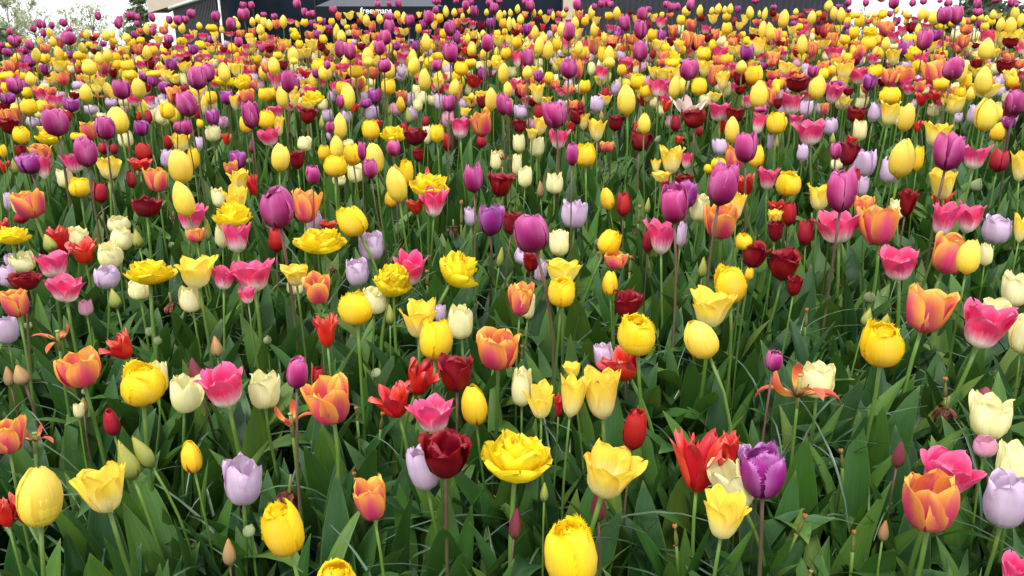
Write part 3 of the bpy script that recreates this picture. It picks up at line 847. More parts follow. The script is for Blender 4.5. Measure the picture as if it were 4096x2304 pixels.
 'E1': "P 98 320 60 80|P 145 415 110 120|P 195 400 50 70|P 338 290 60 75|P 395 240 65 95|P 440 245 45 80|P 520 255 55 75|P 437 335 50 85|P 640 230 70 80|P 985 160 60 90|P 1190 240 75 100|P 1205 200 60 80|P 1295 155 55 85|P 1335 150 60 80|P 1385 175 55 75|P 1378 240 50 65|P 1530 175 60 95|P 1705 200 60 85|P 1790 205 85 105|P 1865 200 70 75|P 1925 140 85 90|P 2172 165 85 110|P 2325 240 90 130|P 2450 145 120 125|P 2450 55 65 75|P 2530 55 60 80|P 690 385 130 135|P 300 455 80 100|P 695 300 60 60|P 1695 395 95 95|P 1535 315 65 90|P 2400 425 80 105|V 1365 350 75 80|V 285 600 125 110|V 80 525 100 80|V 250 510 80 80|V 700 555 60 80|V 1945 500 95 100|V 2125 400 70 80|P 20 455 55 60|V 1040 445 60 55|Y 500 335 65 100|Y 870 345 60 100|Y 1065 360 80 110|Y 1130 345 60 100|Y 1275 380 85 90|Y 1475 290 65 115|Y 590 535 95 145|Y 365 550 95 140|Y 1080 555 100 150|Y 1000 590 90 130|Y 1480 530 90 145|Y 2005 260 60 75|Y 2230 295 50 80|Y 1830 280 70 110|Y 2360 200 70 70|Y 2540 220 60 90|Y 2395 250 50 80|Y 535 420 65 110|Y 740 420 60 110|Y 830 480 80 110|F 455 590 95 90|F 1325 430 85 85|F 1420 410 85 70|F 2015 455 100 90|F 800 560 120 90|D 1830 420 100 70|F 1140 420 80 70|F 2130 280 110 70|F 2510 370 90 70|S 1885 535 65 85|S 170 575 75 90|O 605 430 75 110|O 460 490 90 90|O 1390 500 100 110|O 1650 310 90 80|O 2420 340 80 80|O 2540 320 70 80|O 850 355 70 70|O 970 355 60 50|O 1415 310 60 60|O 1550 270 60 70|G 1600 405 85 95|G 1265 500 85 80|G 400 420 60 70|G 280 420 90 60|G 2160 370 70 100|G 1950 350 70 90|G 2530 430 90 100|M 940 390 70 50|M 1685 460 80 70|M 955 520 75 60|T 1135 470 50 75|M 2250 500 70 60|T 2130 485 60 70|T 2335 460 55 75|K 1905 385 90 80|K 2040 370 80 75|K 1555 490 110 120|K 1170 550 110 90|K 1810 490 90 70|K 2480 480 70 80|K 2310 340 90 50|K 1810 570 85 70|K 2010 575 60 60|K 2085 575 70 60|K 960 440 60 50|C 920 560 60 70|C 2300 550 70 70|L 600 375 50 60|L 2280 440 60 60|M 25 510 60 80|K 200 520 60 60|G 180 430 90 60|F 90 455 70 50|F 640 560 70 60|G 940 470 70 60|F 900 450 70 60|M 1480 430 40 60|O 520 380 60 60|Y 1670 240 50 90|Y 1745 250 70 80|G 1550 350 60 60|F 1400 330 60 60",
 'E2': "P 413 45 75 90|P 487 125 60 85|P 525 145 45 65|P 567 140 60 70|P 78 150 60 55|P 183 170 65 65|P 775 100 75 90|P 1222 45 60 75|P 1342 40 55 70|P 1432 40 65 90|P 1815 15 85 70|P 1810 105 60 80|P 2015 15 60 55|P 2110 55 70 105|P 2165 20 55 70|P 2200 115 75 120|P 2350 30 70 70|P 2395 85 90 115|P 2450 15 60 45|P 1340 175 110 90|P 1545 205 95 120|P 1735 180 100 145|P 1340 275 110 150|P 1300 380 115 140|P 1950 285 110 155|V 1675 250 60 100|V 2370 235 95 110|V 2020 380 75 130|P 1240 480 115 150|P 840 495 95 170|P 945 520 120 165|P 1955 530 145 190|P 2330 430 125 180|V 1605 470 75 115|V 1415 470 75 90|V 575 235 65 70|V 735 290 75 80|V 670 220 60 75|V 615 350 75 90|P 55 485 65 90|Y 20 190 60 90|Y 80 225 75 120|Y 135 250 65 110|Y 275 220 75 130|Y 45 300 80 110|Y 1060 165 50 100|Y 1110 205 75 120|Y 1245 190 70 100|Y 1490 180 65 115|Y 1910 115 60 110|Y 1995 125 60 80|Y 2140 95 40 90|Y 2080 165 45 70|Y 2320 125 50 70|Y 2450 160 70 110|Y 2500 135 40 60|Y 2550 240 60 140|Y 810 315 70 150|Y 860 370 90 130|Y 375 560 110 175|Y 1715 430 100 180|Y 1125 570 120 180|Y 1575 580 90 160|Y 2285 340 60 80|Y 2130 385 60 100|Y 2300 540 90 130|F 490 230 75 75|F 760 220 65 70|F 1850 185 75 90|F 2485 235 80 100|D 395 360 95 90|F 375 310 80 60|F 70 370 90 90|F 435 445 75 85|F 220 560 95 80|F 1635 290 60 90|F 1880 340 65 100|F 920 275 60 50|F 1830 570 100 80|F 2515 540 100 110|C 880 225 60 70|O 205 245 80 90|O 1165 265 70 100|O 1015 345 105 95|O 540 360 90 90|O 830 165 60 80|O 1200 370 90 90|O 255 480 80 110|O 990 280 60 70|O 1450 410 90 60|O 2060 115 60 60|O 2020 230 80 90|G 940 160 90 80|G 1495 320 100 80|G 1105 400 80 100|G 560 455 115 130|G 515 530 95 100|G 760 490 100 100|G 1790 250 70 90|G 290 440 100 90|G 650 300 80 90|G 2440 410 110 120|G 2540 400 80 100|G 1340 490 60 100|M 660 475 80 90|M 710 530 60 60|M 1055 470 80 70|M 735 320 60 70|T 1835 325 60 100|M 2270 260 80 90|M 2065 310 70 70|T 1040 215 50 70|M 1610 170 50 50|M 2050 155 60 40|T 2020 430 50 70|K 140 390 90 80|K 140 480 100 110|K 1500 490 100 90|K 1815 400 80 90|K 1715 330 90 60|K 2180 250 70 90|K 2095 210 100 70|K 1470 580 110 120|K 345 215 80 50|K 1125 330 70 50|K 1410 310 60 80|K 1940 400 70 70|L 990 425 60 60|L 1560 430 60 70|L 1735 530 80 80|C 1175 540 50 110|C 590 580 60 90|C 930 330 60 60|R 1440 350 70 50|R 2090 460 80 50|R 2110 520 90 90|G 1040 150 60 50|O 1200 135 60 60|F 1420 150 60 80|O 1450 210 50 80|G 1640 150 50 60|F 1790 170 50 70|Y 2560 130 50 80|F 640 200 50 60|G 420 245 60 60|O 610 270 60 60",
 'E3': "P 185 60 90 115|P 130 20 60 60|P 655 50 80 115|P 545 95 50 60|P 830 70 50 70|P 900 40 70 80|P 955 25 70 80|P 995 50 60 70|P 1550 45 55 70|P 1600 75 70 95|P 1665 70 60 80|P 1795 55 80 115|P 2450 10 70 60|P 1310 150 100 150|P 1135 235 110 150|P 1295 300 120 190|P 575 320 115 180|P 160 590 118 190|P 1290 515 150 200|V 1370 95 60 60|V 2270 95 60 75|V 385 130 55 75|V 150 300 80 110|V 1500 370 90 130|V 1070 320 100 110|V 1175 175 70 80|V 2360 535 130 150|V 1055 375 60 110|Y 55 90 60 90|Y 85 195 75 110|Y 285 130 50 60|Y 225 130 40 80|Y 415 155 40 90|Y 800 120 70 130|Y 1055 135 80 130|Y 1755 110 90 110|Y 1890 105 65 115|Y 2075 90 75 110|Y 2010 110 50 80|Y 2195 90 65 110|Y 2140 100 50 80|Y 2395 130 80 130|Y 2545 140 60 130|Y 2490 140 35 70|Y 230 335 80 150|Y 500 300 90 150|Y 635 230 80 120|Y 825 300 80 150|Y 275 460 105 190|Y 365 505 100 190|Y 670 490 90 140|Y 975 570 110 210|Y 925 380 60 120|Y 525 140 60 90|Y 2525 300 90 170|Y 20 240 40 110|F 975 160 75 75|F 1705 205 95 100|F 2160 165 85 90|F 735 215 75 90|F 50 430 100 120|F 445 450 85 130|F 700 530 110 130|F 900 545 80 160|F 1410 355 100 120|F 1930 540 135 130|F 2160 290 105 130|D 1620 600 150 150|C 1695 295 70 100|F 1510 150 50 60|F 2015 455 70 110|O 680 160 70 110|O 475 145 60 60|O 60 290 80 110|O 425 290 60 90|O 830 470 120 165|O 1000 430 120 140|O 1620 310 95 120|O 1770 410 120 170|O 1880 430 110 150|O 1230 400 160 100|O 1520 590 120 150|O 1800 250 110 120|O 2050 350 80 120|O 1590 155 70 50|O 200 270 70 100|O 2470 230 90 70|G 345 195 80 80|G 845 210 85 80|G 1240 190 60 80|G 1425 180 80 80|G 2025 190 90 100|G 2345 200 70 110|G 670 340 70 120|G 1470 460 110 120|G 1680 470 100 120|G 2240 510 140 110|G 2470 480 150 170|G 2430 320 90 80|C 2110 420 110 110|K 540 450 85 110|K 985 290 70 80|K 50 600 100 150|K 1945 300 90 90|K 1500 230 110 110|K 2085 550 150 160|K 735 450 70 60|K 220 510 70 130|K 1090 320 80 100|K 565 215 60 40|M 35 330 75 70|M 1905 180 75 75|M 255 185 75 50|M 1970 380 95 90|M 1600 420 80 90|M 2440 375 100 60|T 1385 240 50 90|T 880 340 40 80|M 1195 130 60 40|T 2240 215 50 80|T 1415 540 50 110|R 2250 400 110 100|R 310 280 50 80|L 380 350 60 80|C 1060 480 70 90|C 160 450 70 60|O 130 150 60 70|G 625 160 60 50|F 760 175 60 60|O 1100 170 50 60|G 1360 150 50 50|K 460 210 60 60|G 2290 260 80 80",
 'E4': "P 58 75 65 50|P 810 30 65 75|P 985 30 60 75|P 1140 5 70 30|P 1265 35 95 110|P 1455 30 65 75|P 1565 15 65 65|P 1730 10 50 40|P 1815 35 80 75|P 2105 45 80 110|P 2110 125 90 80|P 2300 5 80 50|P 2450 30 70 80|P 2500 50 40 50|P 1775 155 140 175|P 1900 155 120 180|P 1575 400 140 210|P 1230 140 50 65|V 1295 215 70 90|V 2135 240 80 95|V 1695 355 105 115|V 825 355 85 120|V 1390 500 135 165|V 790 265 60 70|V 265 240 65 60|V 720 70 60 50|V 810 110 60 40|Y 610 60 95 115|Y 280 120 55 70|Y 665 135 75 135|Y 735 150 85 150|Y 160 190 105 185|Y 440 180 85 140|Y 1545 140 80 130|Y 1665 180 95 140|Y 1290 100 60 90|Y 2265 150 70 100|Y 2485 140 85 150|Y 2545 200 70 130|Y 2440 260 110 170|Y 2340 250 80 140|Y 20 315 90 180|Y 345 450 105 195|Y 1185 445 85 140|Y 2195 495 135 215|Y 1510 300 60 115|Y 1075 150 60 60|Y 1390 145 60 80|Y 2195 190 50 70|Y 2070 180 50 60|Y 1960 220 60 100|Y 2140 175 60 80|Y 1010 155 40 60|F 1155 145 90 90|F 820 160 110 90|F 920 210 95 140|F 770 400 100 100|F 870 330 100 120|F 1010 435 140 130|D 1030 325 160 95|F 1425 395 130 105|D 1480 550 170 150|F 800 215 70 80|F 510 140 60 60|F 315 270 70 70|F 2250 220 70 70|F 2180 270 80 80|D 1740 275 100 60|F 1850 240 60 60|S 860 530 75 150|S 1130 535 80 130|S 1110 405 60 100|S 1390 215 50 90|O 1195 290 150 150|O 645 415 110 165|O 445 500 100 140|O 90 360 100 150|O 75 180 70 90|O 350 215 90 60|O 610 300 80 120|O 50 590 130 150|O 940 520 100 130|O 2000 300 110 110|O 1970 415 110 140|O 1120 250 60 70|O 260 180 90 50|O 1010 215 70 60|O 130 510 60 90|G 240 310 90 90|G 1085 215 100 100|G 715 290 70 80|G 550 450 130 100|G 1260 575 130 160|G 1640 470 90 120|G 2350 390 140 140|G 2510 370 140 140|C 445 375 50 80|C 735 565 85 130|C 1880 350 80 110|C 2070 370 100 110|C 2080 500 130 150|C 1270 470 110 60|K 380 305 110 130|K 410 110 90 40|K 660 530 150 130|K 1260 370 110 130|K 1350 310 100 120|K 1600 270 110 60|K 1490 200 100 60|K 2230 390 160 180|K 1715 455 80 80|K 1540 600 130 130|K 2540 500 90 90|K 330 350 80 80|T 560 165 60 90|T 510 210 50 80|T 565 315 90 130|T 1750 580 70 100|M 500 310 60 100|M 1440 280 90 110|M 2445 435 140 105|M 600 230 80 50|M 50 140 70 60|T 335 160 60 60|T 190 450 30 100|R 290 530 100 90|L 1085 590 110 90|b 225 390 40 90|b 1355 120 25 70|b 935 380 30 80|n 2000 545 60 90|G 2320 160 60 60|O 1420 170 60 50|Y 900 150 60 70|O 2010 215 60 70|F 1600 150 60 80|G 2350 190 60 50|O 1590 200 50 60",
}


# ------------------------------------------------------------------ petals and blooms (a bloom is 1 high and 1 wide before scaling)
def prof(pts):
    a = np.array(pts, float)
    return lambda t: np.interp(t, a[:, 0], a[:, 1])


# radius of the cup against height, half-width of a petal, tip sharpness, number of petals, fringe length
KIND = {
    'Y': dict(R=[(0, .10), (.06, .30), (.2, .44), (.42, .50), (.65, .46), (.82, .34), (.94, .18), (1, .10)], w=.56, tip=2.4, n=6, fr=0, wob=.009),
    'P': dict(R=[(0, .10), (.06, .30), (.2, .43), (.45, .50), (.7, .47), (.88, .38), (1, .30)], w=.52, tip=3.0, n=6, fr=0, wob=0.045),
    'F': dict(R=[(0, .10), (.06, .30), (.2, .44), (.45, .50), (.7, .46), (.88, .37), (1, .28)], w=.50, tip=3.0, n=6, fr=.085, wob=0.035),
    'G': dict(R=[(0, .08), (.06, .22), (.2, .32), (.5, .40), (.8, .46), (1, .55)], w=.42, tip=3.2, n=6, fr=0, wob=0.05),
    'K': dict(R=[(0, .08), (.06, .22), (.2, .33), (.5, .41), (.8, .46), (1, .54)], w=.42, tip=2.3, n=6, fr=0, wob=0.05),
    'O': dict(R=[(0, .09), (.06, .28), (.2, .40), (.5, .47), (.8, .47), (1, .46)], w=.46, tip=2.8, n=6, fr=0, wob=0.045),
    'L': dict(R=[(0, .10), (.06, .30), (.2, .43), (.45, .49), (.75, .45), (1, .36)], w=.46, tip=2.3, n=6, fr=0, wob=0.05),
    'E': dict(R=[(0, .10), (.06, .30), (.2, .43), (.45, .48), (.75, .44), (1, .36)], w=.44, tip=2.3, n=6, fr=0, wob=.03),
    'C': dict(R=[(0, .10), (.06, .31), (.2, .44), (.45, .48), (.75, .44), (1, .38)], w=.46, tip=2.0, n=6, fr=0, wob=0.045),
    'R': dict(R=[(0, .06), (.06, .18), (.25, .30), (.55, .36), (.8, .42), (1, .52)], w=.34, tip=1.6, n=6, fr=0, wob=.10),
    'M': dict(R=[(0, .09), (.06, .26), (.2, .38), (.5, .46), (.8, .48), (1, .50)], w=.46, tip=4.0, n=6, fr=.085, wob=0.06),
    'T': dict(R=[(0, .12), (.06, .32), (.2, .44), (.45, .49), (.75, .42), (1, .28)], w=.50, tip=2.4, n=6, fr=0, wob=0.03),
    'V': dict(R=[(0, .09), (.06, .28), (.2, .41), (.5, .49), (.8, .47), (1, .42)], w=.46, tip=3.2, n=6, fr=.075, wob=0.05),
    'S': dict(R=[(0, .11), (.06, .32), (.2, .45), (.42, .50), (.68, .43), (.86, .28), (1, .10)], w=.52, tip=2.2, n=6, fr=0, wob=.01),
    'A': dict(R=[(0, .06), (.1, .22), (.4, .42), (.8, .60), (1, .72)], w=.26, tip=2.2, n=6, fr=0, wob=.03),
    'b': dict(R=[(0, .16), (.06, .36), (.22, .48), (.4, .48), (.62, .36), (.82, .20), (1, .04)], w=.52, tip=1.7, n=6, fr=0, wob=.01),
}
for k in 'nt':
    KIND[k] = KIND['b']


def petal(kind, seed, nt=10, ns=8, inner=False, bend=0.0, rs=1.0):
    """One petal standing on the x axis; its foot at the origin. Returns (verts, faces, uvs)."""
    K = KIND[kind]
    r = random.Random(seed * 7919 + ord(kind[0]))
    R = prof(K['R'])
    ts = 1 - (1 - np.linspace(0, 1, nt + 1)) ** 1.35
    tip = K['tip'] * r.uniform(.9, 1.12)
    hw = K['w'] * (.92 if inner else 1.0) * r.uniform(.95, 1.05)
    ph = [r.uniform(0, 6.28) for _ in range(4)]
    wob = K['wob']
    top = 1.0 if not inner else r.uniform(.95, 1.02)
    V, UV = [], []
    for i, t in enumerate(ts):
        t0 = .46
        x = max(0.0, (t - t0) / (1 - t0))
        wp = (min(1.0, .45 + .55 * (t / .35) ** .8) if t < .35 else 1.0) * (max(0.0, 1 - x ** tip)) ** (1 / 1.9)
        rad = float(R(t)) * (.905 if inner else 1.0) * rs
        wid = hw * max(wp, .02)
        if i == len(ts) - 1:
            wid = hw * .03
        al = min(wid / max(rad, .06), 1.35)
        notch = .015 * math.sin(ph[0])
        for j in range(ns + 1):
            s = -1 + 2 * j / ns
            f = s * al
            # the rim of a petal curls, and its face is ribbed
            rr = rad * (1 + .05 * (s * s) * (1 if not inner else .4) * t)
            rr += wob * t * math.sin(3.1 * s + ph[1] + 4 * t) + wob * .8 * t * t * s * math.sin(5 * t + ph[2])
            rr -= .012 * math.exp(-(s * 5) ** 2) * math.sin(math.pi * t)
            rr += bend * t * t
            z = t * top - .03 * (s * s) * t * wp + wob * .8 * t * math.sin(4.3 * s + ph[3]) * (t > .6)
            if t > .99:
                z += notch
            V.append((rr * math.cos(f), rr * math.sin(f), z))
            UV.append((j / ns, t))
    F = []
    for i in range(nt):
        for j in range(ns):
            a = i * (ns + 1) + j
            F.append((a, a + 1, a + ns + 2, a + ns + 1))
    if K['fr'] and nt >= 6:
        V3 = np.array(V).reshape(nt + 1, ns + 1, 3)
        # fine teeth along the rim of a fringed petal
        path, outw = [], []
        for i in range(int(nt * .45), nt + 1):
            path.append(V3[i, 0]); outw.append(V3[i, 0] - V3[i, 1] + (V3[i, 0] - V3[i - 1, 0]) * .7)
        for j in range(1, ns):
            path.append(V3[nt, j]); outw.append(V3[nt, j] - V3[nt - 1, j])
        for i in range(nt, int(nt * .45) - 1, -1):
            path.append(V3[i, ns]); outw.append(V3[i, ns] - V3[i, ns - 1] + (V3[i, ns] - V3[i - 1, ns]) * .7)
        path, outw = np.array(path), np.array(outw)
        seg = np.linalg.norm(np.diff(path, axis=0), axis=1)
        cum = np.concatenate([[0], np.cumsum(seg)])
        m = int(cum[-1] / .030)
        for k in range(m):
            d0 = cum[-1] * k / m
            d1 = cum[-1] * (k + 1.25) / m
            dm = (d0 + d1) / 2
            g = lambda d: np.array([np.interp(d, cum, path[:, c]) for c in range(3)])
            o = np.array([np.interp(dm, cum, outw[:, c]) for c in range(3)])
            o /= np.linalg.norm(o) + 1e-9
            L = K['fr'] * r.uniform(.5, 1.35)
            tipv = g(dm) + o * L + np.array([r.gauss(0, .014) for _ in range(3)])
            b = len(V)
            V += [tuple(g(d0) - o * .012), tuple(g(d1) - o * .012), tuple(tipv)]
            UV += [(.03, .93), (.03, .93), (.0, 1.0)]
            F.append((b, b + 1, b + 2))
    return np.array(V), F, np.array(UV)


def double_layers(seed):
    """The open ruffled double flower: a list of (angle, petal arrays)."""
    r = random.Random(seed)
    out = []
    for layer, (n, Rt, H, hw) in enumerate([(6, .50, .62, .27), (6, .38, .90, .22), (5, .25, 1.05, .18), (4, .13, 1.0, .12)]):
        for k in range(n):
            ph = [r.uniform(0, 6.28) for _ in range(3)]
            V, UV, F = [], [], []
            nt, ns = 7, 6
            R_ = Rt * r.uniform(.88, 1.1)
            h_ = H * r.uniform(.85, 1.08)
            w_ = hw * r.uniform(.9, 1.15)
            for i in range(nt + 1):
                t = i / nt
                wp = (.35 + .65 * math.sin(min(1, t / .6) * math.pi / 2)) * (1 - max(0, (t - .6) / .4) ** 2.8) ** .55
                rad = .03 + R_ * (1 - (1 - t) ** 1.7)
                z = h_ * (t ** 1.25 if layer < 2 else t) - (.10 * max(0, t - .7) if layer == 0 else 0)
                for j in range(ns + 1):
                    s = -1 + 2 * j / ns
                    al = min(1.2, w_ * max(.06, wp) / max(rad * .75, .09))
                    ruf = .035 * t * t * math.sin(5 * s + ph[0]) + .02 * t * math.sin(9 * s + ph[1])
                    V.append(((rad + ruf) * math.cos(s * al), (rad + ruf) * math.sin(s * al), z + .07 * s * s * t + .028 * t * math.sin(7 * s + ph[2]) * (t > .5)))
                    UV.append((j / ns, t))
            for i in range(nt):
                for j in range(ns):
                    a = i * (ns + 1) + j
                    F.append((a, a + 1, a + ns + 2, a + ns + 1))
            out.append((2 * math.pi * (k + .5 * (layer % 2)) / n + r.uniform(-.12, .12), (np.array(V), F, np.array(UV))))
    return out


def rotz(V, a):
    c, s = math.cos(a), math.sin(a)
    return np.stack([V[:, 0] * c - V[:, 1] * s, V[:, 0] * s + V[:, 1] * c, V[:, 2]], -1)


def tilt_petal(V, a):
    """Lean a petal outward (a > 0) about its foot."""
    c, s = math.cos(a), math.sin(a)
    return np.stack([V[:, 0] * c + V[:, 2] * s, V[:, 1], -V[:, 0] * s + V[:, 2] * c], -1)


def pistil_mb(mb, m=0, h=.42):
    tube(mb, [(0, 0, 0), (0, 0, h * .6), (0, 0, h)], [.055, .06, .045], 6, m)
    blob(mb, (0, 0, h), (.075, .075, .03), 6, 4, m)


OPEN = {'Y': .0, 'P': .03, 'F': .03, 'G': .07, 'K': .08, 'O': .05, 'L': .05, 'E': .04, 'C': .05, 'R': .10, 'M': .07, 'T': .02, 'V': .05, 'S': 0, 'A': .16, 'b': 0, 'n': 0, 't': 0}
_pm, _bm = {}, {}


def petal_mesh(kind, var, inner):
    k = (kind, var, inner)
    if k not in _pm:
        mb = MB()
        mb.add(*petal(kind, var * 2 + inner, 11, 8, inner))
        _pm[k] = mb.mesh('petal', PM[kind])
    return _pm[k]


def bloom_arrays(kind, var, lod):
    """A whole bloom as one mesh bag; lod 1 middle distance, 2 far."""
    k = (kind, var, lod)
    if k in _bm:
        return _bm[k]
    r = random.Random(var * 31 + ord(kind))
    mb = MB()
    if kind == 'D':
        for a, (V, F, UV) in double_layers(var + 40):
            mb.add(rotz(V, a), F, UV)
    else:
        nt, ns = (7, 5) if lod == 1 else (5, 3)
        for p in range(6):
            inner = p % 2 == 1
            V, F, UV = petal(kind, var * 13 + p, nt, ns, inner)
            V = tilt_petal(V, r.gauss(0, .035) + OPEN[kind] * r.uniform(-.3, 1.3))
            V = V * (1, 1, r.uniform(.95, 1.05))
            mb.add(rotz(V, p * math.pi / 3 + r.gauss(0, .06)), F, UV)
    _bm[k] = mb
    return mb


_bme = {}


def bloom_mesh(kind, var):
    k = (kind, var)
    if k not in _bme:
        _bme[k] = bloom_arrays(kind, var, 1).mesh('flower_head', PM[kind])
    return _bme[k]


# ------------------------------------------------------------------ leaves
def leaf_arrays(seed, nt=10, ns=4, wide=1.0):
    """A strap-shaped tulip leaf 1 long, folded along its midrib, arching to +x."""
    r = random.Random(seed)
    b0, b1 = r.uniform(.02, .20), r.uniform(.05, .7)
    if seed % 5 == 4:
        b1 = r.uniform(1.1, 1.9)
    W = r.uniform(.060, .112) * wide
    fold = r.uniform(.25, .75)
    tw = r.uniform(-.9, .9)
    ph = [r.uniform(0, 6.28) for _ in range(3)]
    wav = r.uniform(.0, .22)
    c = np.zeros(3)
    V, UV, F = [], [], []
    for i in range(nt + 1):
        t = i / nt
        be = b0 + b1 * t ** 1.6
        d = np.array([math.sin(be), 0, math.cos(be)])
        nrm = np.array([-math.cos(be), 0, math.sin(be)])
        if i:
            c = c + d / nt
        wp = (.38 + .62 * math.sin(min(1, t / .42) * math.pi / 2)) * (1 - max(0, (t - .38) / .62) ** 1.9) ** .9
        a = tw * t * t
        side = np.array([0, 1, 0]) * math.cos(a) + nrm * math.sin(a)
        up = nrm * math.cos(a) - np.array([0, 1, 0]) * math.sin(a)
        for j in range(ns + 1):
            s = -1 + 2 * j / ns
            lift = fold * abs(s) ** 1.2 * (1 - .5 * t) + wav * abs(s) * math.sin(9 * t + ph[0] + (2 if s > 0 else 0))
            V.append(c + W * wp * (side * s * (1 - .12 * fold) + up * lift))
            UV.append((j / ns, t))
    for i in range(nt):
        for j in range(ns):
            q = i * (ns + 1) + j
            F.append((q, q + 1, q + ns + 2, q + ns + 1))
    return np.array(V), F, np.array(UV)


NLEAF = 20
LEAF_A = [leaf_arrays(s) for s in range(NLEAF)]
LEAF_ME = []
for A_ in LEAF_A:
    m_ = MB()
    m_.add(*A_)
    LEAF_ME.append(m_.mesh('leaf', LEAF))


def xf(V, M):
    M = np.array(M)
    return V @ M[:3, :3].T + M[:3, 3]


# ------------------------------------------------------------------ where every flower stands (read off the photo)
X0 = {'1': 0, '2': 1024, '3': 2048, '4': 3072}
Y0 = {'A': 1728, 'B': 1152, 'C': 576, 'D': 240, 'E': 0}
TS = 1024 / 2576
HGT = {'Y': .50, 'P': .56, 'F': .44, 'D': .41, 'G': .42, 'K': .40, 'O': .42, 'L': .35, 'E': .33, 'C': .35, 'R': .35, 'M': .42, 'T': .37, 'V': .41, 'S': .38,
       'A': .38, 'b': .36, 'n': .34, 't': .32, 'q': .26, 'w': .39, 'd': .24, 'h': .26, 'a': .10}


class Fl:
    pass


FLOWERS = []
for tile, rows in DATA.items():
    for row in rows.split('|'):
        p = row.split()
        f = Fl()
        f.k = p[0]
        x, y, w, h = [float(v) for v in p[1:5]]
        f.lean = float(p[5]) if len(p) > 5 else 0.0
        f.px, f.py = X0[tile[1]] + x * TS, Y0[tile[0]] + y * TS
        f.pw, f.ph = w * TS, h * TS
        f.area = f.pw * f.ph
        r = random.Random(int(f.px * 13 + f.py * 7))
        f.r = r
        hh = HGT[f.k]
        if f.k not in 'wdha':
            hh *= r.uniform(.97, 1.03)
        f.c, f.h = solve(f.px, f.py, hh)
        f.d = float(np.linalg.norm(f.c - np.array([0, 0, CAM_H])))
        dist = f.c[1] * CT - (f.c[2] - CAM_H) * ST         # depth along the optical axis
        f.w = f.pw * dist / FPX
        hw = f.ph * dist / FPX
        eps = math.asin(max(0.0, (CAM_H - f.c[2]) / f.d))
        closed = math.sqrt(max(hw * hw - (f.w * math.sin(eps)) ** 2, (hw * .72) ** 2)) / math.cos(eps)
        cup = max((hw - f.w * .35 * math.sin(eps)) / math.cos(eps), hw * .72)
        f.hgt = closed if f.k in 'YSTPbnt' else cup
        if f.k == 'D':
            f.hgt = max(hw * .80, (hw - f.w * .45 * math.sin(eps)) / math.cos(eps))
        far_ = min(1.0, max(0.0, (f.d - 2.2) / 2.0))
        sh = {'K': .86, 'G': .86, 'O': .92, 'M': .82, 'D': .93, 'R': .9, 'V': .92, 'Y': .94, 'C': .95, 'L': .95, 'A': .78}.get(f.k, .97)
        f.w *= sh + (1.04 - sh) * far_
        FLOWERS.append(f)

TULIPS = 'YPFDGKOLECRMTVSA'
N_TULIPS = 330
cut = sorted((f.area for f in FLOWERS if f.k in TULIPS), reverse=True)[N_TULIPS]
for f in FLOWERS:
    f.single = f.area > cut if f.k in TULIPS else f.area > 480

NAME = {'Y': 'yellow_tulip', 'P': 'purple_tulip', 'F': 'fringed_tulip', 'D': 'double_tulip', 'G': 'golden_tulip', 'K': 'pink_tulip', 'O': 'orange_tulip', 'L': 'lilac_tulip',
        'E': 'lilac_pink_tulip', 'C': 'cream_tulip', 'R': 'red_tulip', 'M': 'maroon_tulip', 'T': 'crimson_tulip', 'V': 'violet_tulip', 'S': 'flamed_tulip', 'A': 'pale_pink_tulip',
        'b': 'green_tulip_bud', 'n': 'maroon_tulip_bud', 't': 'tan_tulip_bud', 'q': 'nodding_tulip_bud', 'w': 'withered_tulip', 'd': 'dried_tulip', 'h': 'tulip_seed_head', 'a': 'fallen_petal'}
CAT = {k: 'tulip' for k in TULIPS}
CAT.update({'b': 'tulip bud', 'n': 'tulip bud', 't': 'tulip bud', 'q': 'tulip bud', 'w': 'withered tulip', 'd': 'withered tulip', 'h': 'seed head', 'a': 'fallen petal'})
SAY = {'Y': 'smooth yellow egg-shaped tulip', 'P': 'tall purple tulip', 'F': 'golden fringed tulip', 'D': 'ruffled double yellow tulip', 'G': 'cream and gold cup tulip', 'K': 'pink tulip with white base',
       'O': 'orange and pink tulip', 'L': 'pale lilac tulip', 'E': 'small lilac-pink tulip', 'C': 'cream tulip', 'R': 'ragged red tulip', 'M': 'dark maroon fringed tulip', 'T': 'closed crimson tulip',
       'V': 'violet fringed tulip', 'S': 'yellow tulip flamed red', 'A': 'pale pink star-shaped tulip', 'b': 'pointed green bud', 'n': 'dark maroon bud', 't': 'tan brown bud', 'q': 'round nodding green bud',
       'w': 'spent orange-red tulip with curling petals', 'd': 'shrivelled dark dried tulip', 'h': 'bare seed head', 'a': 'fallen red petal'}
SHORT = {'Y': 'smooth yellow', 'P': 'purple', 'F': 'golden fringed', 'D': 'double yellow', 'G': 'cream-gold', 'K': 'pink', 'O': 'orange', 'L': 'lilac', 'E': 'lilac-pink', 'C': 'cream', 'R': 'ragged red',
         'M': 'maroon', 'T': 'crimson', 'V': 'violet', 'S': 'red-flamed', 'A': 'pale pink', 'b': 'green bud', 'n': 'maroon bud', 't': 'tan bud', 'q': 'nodding bud', 'w': 'spent', 'd': 'dried', 'h': 'seed head', 'a': 'fallen petal'}
GROUP = {k: SAY[k] + 's in the mixed bed' for k in SAY}
GROUP.update({'K': 'pink and white tulips in the mixed bed', 'S': 'red-flamed yellow tulips in the mixed bed', 'w': 'spent tulips in the mixed bed'})


